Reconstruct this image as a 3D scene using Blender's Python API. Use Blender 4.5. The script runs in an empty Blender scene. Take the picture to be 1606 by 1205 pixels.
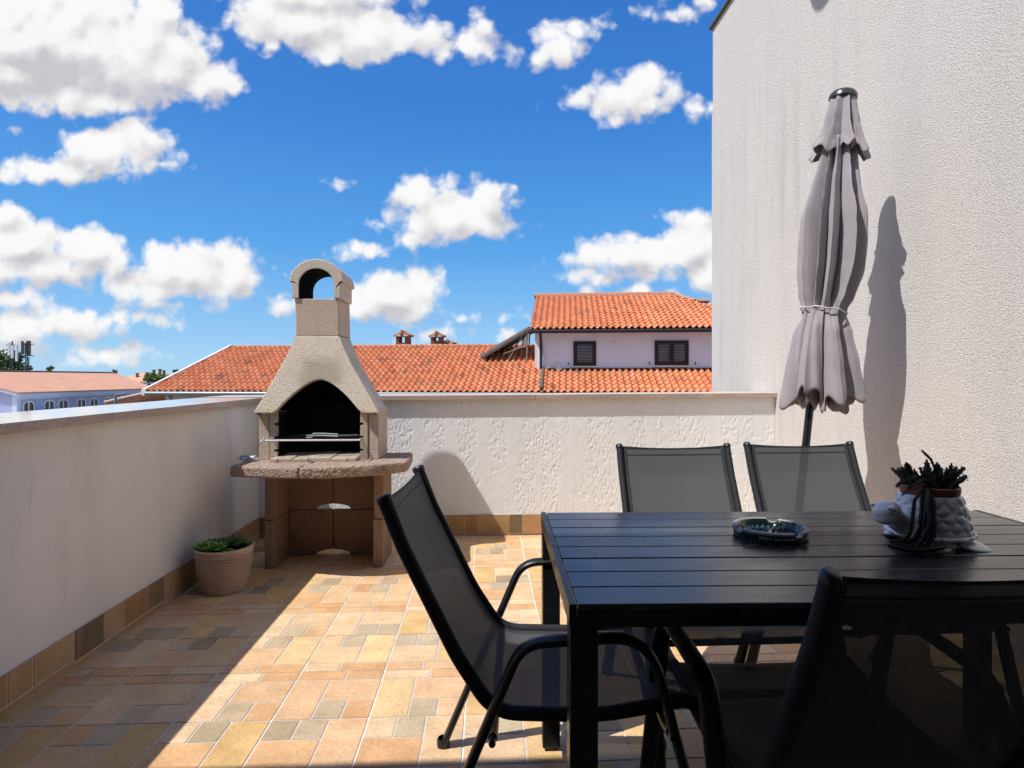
import bpy, math, random
from mathutils import Vector, Matrix, noise as mnoise
R = math.radians
PI = math.pi
scene = bpy.context.scene
COL = scene.collection
rnd = random.Random(7)
def U(a, b): return rnd.uniform(a, b)

# ------------------------------------------------------------------ materials
class NT:
    def __init__(self, tree): self.t = tree; self.n = tree.nodes; self.l = tree.links
    def add(self, ty, **kw):
        nd = self.n.new(ty)
        for k, v in kw.items(): setattr(nd, k, v)
        return nd
    def set(self, sock, v):
        if hasattr(v, 'is_linked'): self.l.new(v, sock)
        elif v is not None: sock.default_value = v
    def math(self, op, a, b=None, c=None, clamp=False):
        nd = self.add('ShaderNodeMath', operation=op); nd.use_clamp = clamp
        for i, v in enumerate((a, b, c)):
            if v is not None: self.set(nd.inputs[i], v)
        return nd.outputs[0]
    def vmath(self, op, a, b=None, c=None, out=0):
        nd = self.add('ShaderNodeVectorMath', operation=op)
        for i, v in enumerate((a, b, c)):
            if v is not None: self.set(nd.inputs[i], v)
        return nd.outputs[out]
    dims = '3D'
    def noise(self, vec, scale, detail=4, rough=.55, out=0, dist=0):
        nd = self.add('ShaderNodeTexNoise', noise_dimensions=self.dims); self.set(nd.inputs['Vector'], vec)
        nd.inputs['Scale'].default_value = scale; nd.inputs['Detail'].default_value = detail
        nd.inputs['Roughness'].default_value = rough; nd.inputs['Distortion'].default_value = dist
        return nd.outputs[out]
    def voronoi(self, vec, scale, feature='F1', out='Distance', smooth=.5):
        nd = self.add('ShaderNodeTexVoronoi', feature=feature, voronoi_dimensions=self.dims); self.set(nd.inputs['Vector'], vec)
        nd.inputs['Scale'].default_value = scale
        if feature == 'SMOOTH_F1': nd.inputs['Smoothness'].default_value = smooth
        return nd.outputs[out]
    def ramp(self, fac, stops, interp='LINEAR'):
        nd = self.add('ShaderNodeValToRGB'); self.set(nd.inputs[0], fac); cr = nd.color_ramp; cr.interpolation = interp
        while len(cr.elements) < len(stops): cr.elements.new(.5)
        for e, (p, c) in zip(cr.elements, stops):
            e.position = p; e.color = (c, c, c, 1) if not hasattr(c, '__len__') else tuple(c) + ((1,) if len(c) == 3 else ())
        return nd.outputs[0]
    def mix(self, fac, a, b, blend='MIX'):
        nd = self.add('ShaderNodeMix', data_type='RGBA', blend_type=blend)
        self.set(nd.inputs[0], fac)
        for i, v in ((6, a), (7, b)):
            if isinstance(v, tuple) and len(v) == 3: v = v + (1,)
            self.set(nd.inputs[i], v)
        return nd.outputs[2]
    def maprange(self, v, a, b, c=0, d=1, interp='LINEAR'):
        nd = self.add('ShaderNodeMapRange', interpolation_type=interp); nd.clamp = True
        self.set(nd.inputs[0], v)
        for i, x in ((1, a), (2, b), (3, c), (4, d)): nd.inputs[i].default_value = x
        return nd.outputs[0]
    def mapping(self, vec, scale=(1, 1, 1), loc=(0, 0, 0), rot=(0, 0, 0)):
        nd = self.add('ShaderNodeMapping'); self.l.new(vec, nd.inputs[0])
        nd.inputs['Scale'].default_value = scale; nd.inputs['Location'].default_value = loc; nd.inputs['Rotation'].default_value = rot
        return nd.outputs[0]
    def bump(self, h, strength, dist, normal=None):
        nd = self.add('ShaderNodeBump'); self.l.new(h, nd.inputs['Height'])
        nd.inputs['Strength'].default_value = strength; nd.inputs['Distance'].default_value = dist
        if normal is not None: self.l.new(normal, nd.inputs['Normal'])
        return nd.outputs[0]

def newmat(name):
    m = bpy.data.materials.new(name); m.use_nodes = True
    nt = NT(m.node_tree); b = m.node_tree.nodes['Principled BSDF']
    tc = nt.add('ShaderNodeTexCoord')
    return m, nt, b, tc.outputs['Object'], tc
def gcoord(nt):   # world position
    return nt.add('ShaderNodeNewGeometry').outputs['Position']

def mat_simple(name, col, rough=.5, metal=0, var=.12, vscale=30, bump=.0, bscale=200, spec=.5, coat=0):
    m, nt, b, oc, tc = newmat(name)
    n1 = nt.noise(oc, vscale, 6, .6)
    f = nt.ramp(n1, [(.3, 1 - var), (.7, 1 + var)])
    c = nt.mix(1.0, col, f, 'MULTIPLY')
    nt.l.new(c, b.inputs['Base Color'])
    b.inputs['Metallic'].default_value = metal
    b.inputs['Specular IOR Level'].default_value = spec
    b.inputs['Coat Weight'].default_value = coat
    rr = nt.maprange(nt.noise(oc, vscale * 2.3, 4), .3, .7, max(.02, rough - .08), rough + .08)
    nt.l.new(rr, b.inputs['Roughness'])
    if bump:
        nt.l.new(nt.bump(nt.noise(oc, bscale, 5, .6), bump, .002), b.inputs['Normal'])
    return m

def mat_attr(name, rough=.6, var=.25, scale=25, bump=.3, bscale=120, bdist=.002, streak=0, spec=.4):
    """colour from the per-face attribute of the mesh, broken up by noise"""
    m, nt, b, oc, tc = newmat(name)
    a = nt.add('ShaderNodeVertexColor', layer_name='Col').outputs[0]
    n1 = nt.noise(oc, scale, 8, .62)
    f = nt.ramp(n1, [(.28, 1 - var), (.72, 1 + var)])
    c = nt.mix(1.0, a, f, 'MULTIPLY')
    fine = nt.noise(oc, scale * 9, 3, .7)
    c = nt.mix(1.0, c, nt.ramp(fine, [(.35, .86), (.65, 1.1)]), 'MULTIPLY')
    if streak:
        s = nt.noise(nt.mapping(oc, (7, 22, 1), rot=(0, 0, .9)), 1, 5, .6, dist=1.2)
        c = nt.mix(nt.maprange(s, .56, .66, 0, streak), c, (.58, .27, .14))
        blot = nt.noise(oc, 5.5, 6, .65)
        c = nt.mix(nt.maprange(blot, .5, .75, 0, .35), c, nt.mix(1.0, c, (.8, .68, .56), 'MULTIPLY'))
    if streak:
        dirt = nt.noise(gcoord(nt), 1.7, 7, .65)
        c = nt.mix(nt.maprange(dirt, .5, .72, 0, .30), c, nt.mix(1.0, c, (.62, .56, .50), 'MULTIPLY'))
    nt.l.new(c, b.inputs['Base Color'])
    rr = nt.maprange(n1, .3, .7, rough - .08, rough + .1); nt.l.new(rr, b.inputs['Roughness'])
    b.inputs['Specular IOR Level'].default_value = spec
    h = nt.math('ADD', nt.noise(oc, bscale, 6, .65), nt.math('MULTIPLY', n1, .8))
    nt.l.new(nt.bump(h, bump, bdist), b.inputs['Normal'])
    return m

M = {}
# --- floor and skirting tiles
M['tile'] = mat_attr('stone_look_tile', .48, .16, 9, .35, 160, .0012, streak=.28, spec=.35)
M['tilegrout'] = mat_simple('printed_grey_joint', (.54, .51, .465), .7, var=.15, vscale=40, bump=.3)
M['grout'] = mat_simple('pale_cement_grout', (.72, .695, .66), .8, var=.2, vscale=12, bump=.3)

# --- plaster
def mat_scratch(name, base, amp, dens, adist=.004):
    """scratched render: vertical worm grooves dragged into the plaster"""
    m, nt, b, oc, tc = newmat(name)
    p = gcoord(nt)
    g1 = nt.noise(nt.vmath('MULTIPLY', p, (1, 1, .15)), 27, 3, .65, dist=.5)
    g2 = nt.noise(nt.vmath('MULTIPLY', p, (1, 1, .20)), 52, 3, .6, dist=.5)
    patch = nt.noise(nt.vmath('MULTIPLY', p, (1, 1, .35)), 7, 5, .65)
    mask = nt.maprange(patch, .52 - dens, .62 - dens, .0, 1, 'SMOOTHSTEP')
    brk = nt.maprange(nt.noise(nt.vmath('MULTIPLY', p, (1, 1, .5)), 22, 3, .6), .42, .55, .0, 1)
    w1 = nt.maprange(nt.math('ABSOLUTE', nt.math('SUBTRACT', g1, .5)), .012, .045, 1, 0, 'SMOOTHSTEP')
    w2 = nt.maprange(nt.math('ABSOLUTE', nt.math('SUBTRACT', g2, .5)), .012, .05, 1, 0, 'SMOOTHSTEP')
    gro = nt.math('MULTIPLY', nt.math('MAXIMUM', nt.math('MULTIPLY', w1, brk), nt.math('MULTIPLY', w2, .65)), mask)
    h = nt.math('SUBTRACT', 1.0, gro)
    h = nt.math('ADD', h, nt.math('MULTIPLY', nt.noise(p, 240, 4, .7), .14))
    nt.l.new(nt.bump(h, amp, adist), b.inputs['Normal'])
    stain = nt.noise(nt.vmath('MULTIPLY', p, (1, 1, .12)), 7, 6, .6)
    c = nt.mix(nt.maprange(stain, .45, .75, 0, .3), base, tuple(x * y for x, y in zip(base, (.84, .82, .78))))
    low = nt.noise(nt.vmath('MULTIPLY', p, (1, 1, .3)), 2.2, 3)
    c = nt.mix(1.0, c, nt.ramp(low, [(.3, .93), (.7, 1.05)]), 'MULTIPLY')
    nt.l.new(c, b.inputs['Base Color']); b.inputs['Roughness'].default_value = .85
    b.inputs['Specular IOR Level'].default_value = .25
    return m
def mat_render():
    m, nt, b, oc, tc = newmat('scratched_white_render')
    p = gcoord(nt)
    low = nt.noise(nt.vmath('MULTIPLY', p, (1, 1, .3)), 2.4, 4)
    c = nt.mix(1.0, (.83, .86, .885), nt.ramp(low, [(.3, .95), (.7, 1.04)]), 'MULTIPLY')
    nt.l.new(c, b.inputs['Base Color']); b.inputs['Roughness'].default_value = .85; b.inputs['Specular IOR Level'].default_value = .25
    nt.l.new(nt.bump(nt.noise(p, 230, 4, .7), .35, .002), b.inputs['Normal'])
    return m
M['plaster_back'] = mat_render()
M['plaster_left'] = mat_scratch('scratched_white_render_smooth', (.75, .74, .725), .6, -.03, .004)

def mat_stucco():
    m, nt, b, oc, tc = newmat('rough_cast_stucco')
    p = gcoord(nt)
    v = nt.voronoi(p, 150, 'SMOOTH_F1', smooth=.5)
    n = nt.noise(p, 210, 5, .75)
    n2 = nt.noise(p, 90, 4, .7)
    h = nt.math('ADD', nt.math('SUBTRACT', nt.math('MULTIPLY', n, 1.1), nt.math('MULTIPLY', v, .8)), nt.math('MULTIPLY', n2, .6))
    nt.l.new(nt.bump(h, .75, .0065), b.inputs['Normal'])
    st = nt.noise(nt.vmath('MULTIPLY', p, (1, 1, .05)), 3.2, 5, .6)
    st2 = nt.noise(nt.vmath('MULTIPLY', p, (1, 1, .10)), 9, 5, .6)
    st2 = nt.math('MULTIPLY', nt.maprange(st2, .48, .72, 0, .5), nt.maprange(nt.noise(p, .7, 3), .42, .6))
    c = nt.mix(nt.maprange(st, .46, .70, 0, .4), (.76, .72, .685), (.66, .625, .60))
    c = nt.mix(st2, c, (.53, .505, .485))
    c = nt.mix(1.0, c, nt.ramp(h, [(.35, .80), (.62, 1.0), (1, 1.05)]), 'MULTIPLY')
    nt.l.new(c, b.inputs['Base Color']); b.inputs['Roughness'].default_value = .9
    b.inputs['Specular IOR Level'].default_value = .2
    return m
M['stucco'] = mat_stucco()

def mat_granite(name, base, dark, scale=170, bump=.5, rough=.55):
    m, nt, b, oc, tc = newmat(name)
    p = gcoord(nt)
    n = nt.noise(p, scale, 4, .75)
    n2 = nt.voronoi(p, scale * .8, 'F1', 'Distance')
    c = nt.mix(nt.maprange(n, .52, .62), base, dark)
    c = nt.mix(nt.maprange(n2, .55, .75, 0, .5), c, tuple(min(1, x * 1.35) for x in base))
    n3 = nt.noise(p, 5, 5)
    c = nt.mix(1.0, c, nt.ramp(n3, [(.3, .8), (.7, 1.12)]), 'MULTIPLY')
    nt.l.new(c, b.inputs['Base Color']); b.inputs['Roughness'].default_value = rough
    nt.l.new(nt.bump(nt.noise(p, scale * .6, 5, .7), bump, .003), b.inputs['Normal'])
    return m
M['granite'] = mat_granite('pink_granite', (.47, .37, .31), (.22, .16, .14), 150, .4, .38)
M['granite_matt'] = mat_granite('honed_pink_granite', (.55, .47, .41), (.34, .27, .24), 150, .15, .5)
M['granite_sky_glare'] = mat_granite('polished_granite_glare_pale', (.64, .60, .57), (.46, .41, .385), 150, .03, .10)  # polished top face; paler base colour carries the sky glare

def mat_concrete(name, base, dark, agg=95, bump=.9, dist=.005, soil=.35):
    m, nt, b, oc, tc = newmat(name)
    p = gcoord(nt)
    v = nt.voronoi(p, agg, 'F1'); n = nt.noise(p, agg * 1.4, 5, .7); n2 = nt.noise(p, 9, 6, .6)
    h = nt.math('ADD', nt.math('MULTIPLY', nt.maprange(v, .1, .6, 1, 0), .7), n)
    pit = nt.maprange(nt.noise(p, agg * .55, 3, .6), .33, .42, 0, 1)
    h = nt.math('MULTIPLY', h, nt.math('ADD', nt.math('MULTIPLY', pit, .6), .4))
    nt.l.new(nt.bump(h, bump, dist), b.inputs['Normal'])
    c = nt.mix(nt.maprange(n, .35, .68), dark, base)
    c = nt.mix(nt.maprange(n2, .5, .72, 0, soil), c, tuple(x * .55 for x in dark))
    st = nt.noise(nt.vmath('MULTIPLY', p, (1, 1, .25)), 14, 5, .6)
    c = nt.mix(nt.maprange(st, .55, .75, 0, soil * .7), c, tuple(x * .7 for x in dark))
    c = nt.mix(nt.maprange(pit, 0, 1, .45, 0), c, tuple(x * .4 for x in dark))
    if name.startswith('washed'):
        q = nt.vmath('MULTIPLY', nt.vmath('SUBTRACT', p, (-1.03, 3.68, 1.20)), (5.2, 3, 6.5))
        ln = nt.math('ADD', nt.vmath('LENGTH', q, out='Value'), nt.math('MULTIPLY', nt.math('SUBTRACT', nt.noise(p, 13, 5, .6), .5), 1.1))
        c = nt.mix(nt.maprange(ln, .35, 1.05, .42, 0, 'SMOOTHSTEP'), c, (.16, .135, .105))
    nt.l.new(c, b.inputs['Base Color']); b.inputs['Roughness'].default_value = .92
    b.inputs['Specular IOR Level'].default_value = .15
    return m
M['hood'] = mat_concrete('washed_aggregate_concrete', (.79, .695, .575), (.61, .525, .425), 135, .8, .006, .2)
M['chimneyc'] = mat_concrete('pinkish_concrete', (.72, .585, .48), (.55, .44, .35), 150, .8, .005, .2)
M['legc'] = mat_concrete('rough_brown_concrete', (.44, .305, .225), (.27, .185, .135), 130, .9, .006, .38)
M['slabc'] = mat_concrete('broken_brown_concrete', (.56, .43, .355), (.33, .24, .195), 90, 1.0, .008, .3)
M['fire'] = mat_concrete('pale_firebrick', (.58, .50, .41), (.46, .39, .31), 220, .3, .002, .2)
M['soot'] = mat_simple('black_soot', (.012, .011, .011), .95, var=.4, vscale=14, bump=.4, bscale=60, spec=.1)
M['steel'] = mat_simple('bright_steel', (.78, .79, .82), .38, .55, .1, 60)
M['grillbar'] = mat_simple('sooty_steel', (.06, .055, .05), .55, .6, .3, 60)
M['blackplastic'] = mat_simple('black_plastic', (.012, .012, .014), .4, var=.2)

# --- furniture
M['frame'] = mat_simple('black_powder_coat', (.0085, .009, .0105), .36, 0, .06, 20, 0, 700, spec=.5)
M['railtex'] = mat_simple('dark_textile_sleeve', (.020, .022, .027), .62, 0, .25, 120, .5, 900, spec=.3)
def mat_sling():
    m, nt, b, oc, tc = newmat('open_weave_textile')
    uv = nt.add('ShaderNodeUVMap', uv_map='UV').outputs[0]
    sep = nt.add('ShaderNodeSeparateXYZ'); nt.l.new(uv, sep.inputs[0]); u, v = sep.outputs[0], sep.outputs[1]
    au = nt.math('ABSOLUTE', u)
    # double layer along the rails, hem on top, band below it
    edge = nt.math('GREATER_THAN', au, .196)
    hem = nt.math('LESS_THAN', v, .014)
    band = nt.math('MULTIPLY', nt.math('GREATER_THAN', v, .036), nt.math('LESS_THAN', v, .0415))
    dbl = nt.math('MAXIMUM', nt.math('MAXIMUM', edge, hem), band)
    # weave
    w = nt.add('ShaderNodeTexWave', wave_type='BANDS', bands_direction='X'); nt.l.new(uv, w.inputs[0]); w.inputs['Scale'].default_value = 110
    w2 = nt.add('ShaderNodeTexWave', wave_type='BANDS', bands_direction='Y'); nt.l.new(uv, w2.inputs[0]); w2.inputs['Scale'].default_value = 75
    wv = nt.math('MULTIPLY', w.outputs[1], w2.outputs[1])
    # light stitches in two rows near the rail
    s1 = nt.math('LESS_THAN', nt.math('ABSOLUTE', nt.math('SUBTRACT', au, .2005)), .0011)
    s2 = nt.math('LESS_THAN', nt.math('ABSOLUTE', nt.math('SUBTRACT', au, .2065)), .0011)
    dash = nt.math('LESS_THAN', nt.math('FRACT', nt.math('MULTIPLY', v, 130)), .6)
    st = nt.math('MULTIPLY', nt.math('MAXIMUM', s1, s2), dash)
    c = nt.mix(wv, (.055, .059, .065), (.112, .118, .127))
    c = nt.mix(dbl, c, (.02, .021, .026))
    c = nt.mix(st, c, (.13, .135, .145))
    nt.l.new(c, b.inputs['Base Color']); b.inputs['Roughness'].default_value = .6; b.inputs['Specular IOR Level'].default_value = .3
    nt.l.new(nt.bump(wv, .5, .0008), b.inputs['Normal'])
    tr = nt.add('ShaderNodeBsdfTransparent'); mx = nt.add('ShaderNodeMixShader')
    lw = nt.add('ShaderNodeLayerWeight'); lw.inputs[0].default_value = .5
    opn = nt.maprange(lw.outputs['Facing'], 0, .8, .06, .01)
    fac = nt.math('MULTIPLY', opn, nt.math('SUBTRACT', 1.0, dbl))
    nt.l.new(fac, mx.inputs[0]); nt.l.new(b.outputs[0], mx.inputs[1]); nt.l.new(tr.outputs[0], mx.inputs[2])
    nt.l.new(mx.outputs[0], nt.n['Material Output'].inputs['Surface'])
    return m
M['sling'] = mat_sling()
def mat_slat():
    m, nt, b, oc, tc = newmat('charcoal_composite_wood')
    g = nt.noise(nt.vmath('MULTIPLY', oc, (2.2, 60, 60)), 1, 6, .65)
    blot = nt.noise(nt.vmath('MULTIPLY', oc, (3, 9, 9)), 1, 5, .6)
    c = nt.mix(g, (.015, .0155, .017), (.046, .046, .048))
    nt.l.new(c, b.inputs['Base Color'])
    rr = nt.math('ADD', nt.maprange(blot, .3, .7, .17, .30), nt.maprange(g, .3, .7, -.03, .05))
    nt.l.new(rr, b.inputs['Roughness']); b.inputs['Specular IOR Level'].default_value = .75
    h = nt.math('ADD', g, nt.noise(oc, 300, 3, .7))
    nt.l.new(nt.bump(h, .18, .0006), b.inputs['Normal'])
    return m
M['slat'] = mat_slat()
M['tframe'] = mat_simple('anthracite_aluminium', (.011, .012, .014), .32, 0, .05, 20, 0, 600, spec=.5)

# --- parasol
def mat_cloth():
    m, nt, b, oc, tc = newmat('faded_mauve_polyester')
    n = nt.noise(oc, 5, 6, .6)
    c = nt.mix(nt.maprange(n, .35, .68), (.41, .375, .40), (.34, .31, .335))
    nt.l.new(c, b.inputs['Base Color']); b.inputs['Roughness'].default_value = .8; b.inputs['Specular IOR Level'].default_value = .2
    b.inputs['Sheen Weight'].default_value = .15
    nt.l.new(nt.bump(nt.math('ADD', nt.math('ADD', nt.noise(oc, 30, 5, .6), nt.math('MULTIPLY', nt.noise(nt.vmath('MULTIPLY', oc, (26, 26, 2.2)), 1, 4, .6, dist=.8), 1.6)), nt.math('MULTIPLY', nt.noise(oc, 900, 2), .25)), .22, .006), b.inputs['Normal'])
    tl = nt.add('ShaderNodeBsdfTranslucent'); nt.l.new(c, tl.inputs[0]); mx = nt.add('ShaderNodeMixShader'); mx.inputs[0].default_value = .12
    nt.l.new(b.outputs[0], mx.inputs[1]); nt.l.new(tl.outputs[0], mx.inputs[2]); nt.l.new(mx.outputs[0], nt.n['Material Output'].inputs['Surface'])
    return m
M['cloth'] = mat_cloth()
M['capgrey'] = mat_simple('dark_green_grey_plastic', (.03, .04, .04), .3)
M['cord'] = mat_simple('pale_cord', (.62, .60, .56), .8, bump=.5, bscale=500)
M['pole'] = mat_simple('black_painted_steel', (.010, .010, .013), .3)
M['basec'] = mat_simple('grey_concrete_base', (.25, .24, .23), .9, bump=.5)

# --- small things
M['ceramic'] = mat_simple('white_glazed_ceramic', (.86, .87, .90), .22, 0, .03, 8, .05, 60, spec=.5, coat=.3)
M['terracotta'] = mat_simple('terracotta_plastic', (.30, .085, .045), .45, var=.15)
M['soil'] = mat_simple('dark_soil', (.03, .022, .016), .95, var=.4, bump=1, bscale=120)
M['stem'] = mat_attr('fleshy_stem', .6, .3, 70, .3, 300)
M['leaf'] = mat_attr('succulent_leaf', .45, .25, 60, .2, 200)
def mat_pot():
    m, nt, b, oc, tc = newmat('beige_matt_ceramic')
    n = nt.noise(oc, 10, 5, .6)
    c = nt.mix(nt.maprange(n, .35, .7), (.50, .375, .295), (.43, .315, .245))
    nt.l.new(c, b.inputs['Base Color']); b.inputs['Roughness'].default_value = .6
    nt.l.new(nt.bump(nt.noise(oc, 260, 3), .12, .001), b.inputs['Normal'])
    return m
M['pot'] = mat_pot()
M['ashglass'] = mat_simple('dark_green_glass', (.006, .012, .011), .08, 0, .1, 20, spec=.6)
M['ashrim'] = mat_simple('worn_silver_rim', (.24, .25, .25), .4, .1, .15, 40)
M['ashstud'] = mat_simple('blue_faceted_glass', (.025, .075, .115), .1, 0, .5, 90, spec=.8)
M['white'] = mat_simple('white_paint', (.75, .75, .75), .5)
M['blueprint'] = mat_simple('blue_print', (.05, .14, .45), .4)
def mat_film():
    m, nt, b, oc, tc = newmat('clear_plastic')
    b.inputs['Base Color'].default_value = (.8, .82, .85, 1); b.inputs['Roughness'].default_value = .12
    nt.l.new(nt.bump(nt.noise(oc, 45, 4), .6, .01), b.inputs['Normal'])
    tr = nt.add('ShaderNodeBsdfTransparent'); mx = nt.add('ShaderNodeMixShader'); mx.inputs[0].default_value = .6
    nt.l.new(b.outputs[0], mx.inputs[1]); nt.l.new(tr.outputs[0], mx.inputs[2]); nt.l.new(mx.outputs[0], nt.n['Material Output'].inputs['Surface'])
    return m
M['film'] = mat_film()

# --- houses
M['rooftile'] = mat_attr('clay_roof_tile', .75, .12, 6, .4, 60, .006)
M['ridge'] = mat_simple('pale_ridge_tile', (.50, .22, .125), .8, var=.25, vscale=4, bump=.4, bscale=30)
M['mortar'] = mat_simple('ridge_mortar', (.55, .42, .36), .9, var=.2, vscale=5)
M['lavender_shade'] = mat_simple('shade_tinted_white_wall', (.74, .80, .96), .85, var=.05, vscale=1.5, bump=.2, bscale=60)  # bluish cast of the shaded wall put into its base colour
M['cream'] = mat_simple('cream_wall', (.62, .60, .52), .85, var=.1, vscale=2)
M['dark_overhang'] = mat_simple('low_bounce_dark_brown', (.075, .05, .034), .6, var=.3, vscale=6)  # dark tone picked to cut bounce below the added overhang
M['unseen_facade'] = mat_simple('low_bounce_brown', (.20, .165, .135), .9, var=.1, vscale=2)  # unseen wall behind the camera, darkened to limit bounce onto the near chair
M['whitewall'] = mat_simple('white_wall', (.74, .74, .74), .85, var=.06, vscale=2)
M['blue_shade_wall'] = mat_simple('shade_tinted_grey_blue', (.36, .39, .58), .85, var=.06, vscale=.8)  # lavender shade of the sunless side mixed into the wall colour
M['bluetrim'] = mat_simple('pale_blue_trim', (.52, .57, .70), .8, var=.05)
M['darkmetal'] = mat_simple('dark_gutter_metal', (.018, .018, .022), .45)
M['greymetal'] = mat_simple('grey_gutter_metal', (.22, .25, .28), .4, .3)
M['pipe'] = mat_simple('brown_grey_pipe', (.13, .105, .10), .5)
M['shutter'] = mat_simple('dark_brown_shutter', (.016, .010, .008), .6, var=.25, vscale=30)
M['glass'] = mat_simple('window_glass', (.03, .035, .04), .04, 0, .05, spec=.9)
M['panelmetal'] = mat_simple('weathered_grey_beam', (.23, .21, .19), .55, .2, .2, 5)
M['brick'] = mat_simple('chimney_brick', (.36, .12, .07), .9, var=.35, vscale=7)
M['capstone'] = mat_simple('pale_chimney_render', (.58, .53, .44), .9, var=.15)
M['farroof'] = mat_simple('distant_tile_roof', (.60, .315, .205), .85, var=.12, vscale=1.2, bump=.6, bscale=9)
M['ground'] = mat_simple('dry_town_ground', (.20, .18, .14), .95, var=.3, vscale=.1)
M['bark'] = mat_simple('bark', (.10, .075, .055), .9, var=.3, bump=.6, bscale=20)
M['foliage'] = mat_attr('tree_leaves', .7, .3, 1.2, .1, 8)
M['mast'] = mat_simple('mast_steel', (.07, .07, .085), .5, .4)
M['antenna'] = mat_simple('antenna_panel', (.72, .74, .78), .5)
M['asph'] = mat_simple('flashing_metal', (.10, .07, .055), .5)

# ------------------------------------------------------------------ mesh builder
class MB:
    def __init__(s): s.v = []; s.f = []; s.mi = []; s.c = []; s.uv = []; s.cur = 0; s.col = (1, 1, 1); s.hasuv = False; s.hascol = False
    def setm(s, i): s.cur = i; return s
    def setc(s, c): s.col = c; s.hascol = True; return s
    def face(s, idx, uv=None):
        s.f.append(tuple(idx)); s.mi.append(s.cur); s.c.append(s.col); s.uv.append(uv)
        if uv: s.hasuv = True
    def add(s, verts): n = len(s.v); s.v.extend(tuple(p) for p in verts); return n
    def box(s, x0, x1, y0, y1, z0, z1, mtx=None, bottom=True):
        P = [(x0, y0, z0), (x1, y0, z0), (x1, y1, z0), (x0, y1, z0), (x0, y0, z1), (x1, y0, z1), (x1, y1, z1), (x0, y1, z1)]
        if mtx is not None: P = [tuple(mtx @ Vector(p)) for p in P]
        n = s.add(P)
        for q in ((4, 5, 6, 7), (0, 1, 5, 4), (1, 2, 6, 5), (2, 3, 7, 6), (3, 0, 4, 7)) + (((3, 2, 1, 0),) if bottom else ()):
            s.face([n + i for i in q])
        return s
    def grid(s, rows, closed=False, uvs=None, flip=False):
        """rows: list of equal-length point lists"""
        m = len(rows[0]); n = s.add([p for r in rows for p in r])
        for i in range(len(rows) - 1):
            for j in range(m if closed else m - 1):
                k = (j + 1) % m
                q = [n + i * m + j, n + i * m + k, n + (i + 1) * m + k, n + (i + 1) * m + j]
                uv = [uvs[i][j], uvs[i][k], uvs[i + 1][k], uvs[i + 1][j]] if uvs else None
                if flip: q = q[::-1]; uv = uv[::-1] if uv else None
                s.face(q, uv)
        return n
    def fan(s, ring_idx, flip=False):
        q = list(ring_idx); s.face(q[::-1] if flip else q)
    def lathe(s, prof, n=32, c=(0, 0, 0), fn=None, cap0=False, cap1=False, mtx=None):
        rows = []
        for (r, z) in prof:
            row = []
            for j in range(n):
                a = 2 * PI * j / n; rr, zz = (fn(r, z, a) if fn else (r, z))
                p = Vector((c[0] + rr * math.cos(a), c[1] + rr * math.sin(a), c[2] + zz))
                row.append(tuple(mtx @ p) if mtx is not None else tuple(p))
            rows.append(row)
        st = s.grid(rows, True)
        if cap0: s.face([st + j for j in range(n)][::-1])
        if cap1: s.face([st + (len(rows) - 1) * n + j for j in range(n)])
        return s
    def tube(s, path, r, n=8, cap=True, r2=None, up=None, rfn=None):
        """sweep an ellipse: r across 'up' frame side, r2 in the other direction"""
        P = [Vector(p) for p in path]; rows = []
        prev = None
        for i, p in enumerate(P):
            t = (P[min(i + 1, len(P) - 1)] - P[max(i - 1, 0)]).normalized()
            if up is not None: a = Vector(up)
            elif prev is None: a = Vector((0, 0, 1)) if abs(t.z) < .9 else Vector((1, 0, 0))
            else: a = prev
            a = (a - t * a.dot(t)).normalized(); bb = t.cross(a); prev = a
            k = rfn(i / (len(P) - 1)) if rfn else 1
            ra = r * k; rb = (r2 if r2 else r) * k
            rows.append([tuple(p + a * (ra * math.cos(2 * PI * j / n)) + bb * (rb * math.sin(2 * PI * j / n))) for j in range(n)])
        st = s.grid(rows, True)
        if cap:
            s.face([st + j for j in range(n)][::-1]); s.face([st + (len(rows) - 1) * n + j for j in range(n)])
        return s
    def prism(s, poly, axis, a0, a1):
        """extrude a 2D polygon along an axis; axis 'y': poly=(x,z); 'z': poly=(x,y); 'x': poly=(y,z)"""
        def P(p, a): return {'y': (p[0], a, p[1]), 'z': (p[0], p[1], a), 'x': (a, p[0], p[1])}[axis]
        n = len(poly); st = s.add([P(p, a0) for p in poly] + [P(p, a1) for p in poly])
        s.face([st + i for i in range(n)]); s.face([st + n + i for i in range(n)][::-1])
        for i in range(n):
            k = (i + 1) % n; s.face([st + k, st + i, st + n + i, st + n + k])
        return s
    def ellipsoid(s, c, r, nu=16, nv=10, mtx=None):
        rows = []
        for i in range(nv + 1):
            th = PI * i / nv; row = []
            for j in range(nu):
                ph = 2 * PI * j / nu
                p = Vector((r[0] * math.sin(th) * math.cos(ph), r[1] * math.sin(th) * math.sin(ph), r[2] * math.cos(th)))
                if mtx is not None: p = mtx @ p
                row.append(tuple(p + Vector(c)))
            rows.append(row)
        s.grid(rows, True, flip=True); return s

def fixnormals(me):
    import bmesh
    bm = bmesh.new(); bm.from_mesh(me); bmesh.ops.remove_doubles(bm, verts=bm.verts, dist=1e-6)
    bmesh.ops.recalc_face_normals(bm, faces=bm.faces); bm.to_mesh(me); bm.free()

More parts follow.
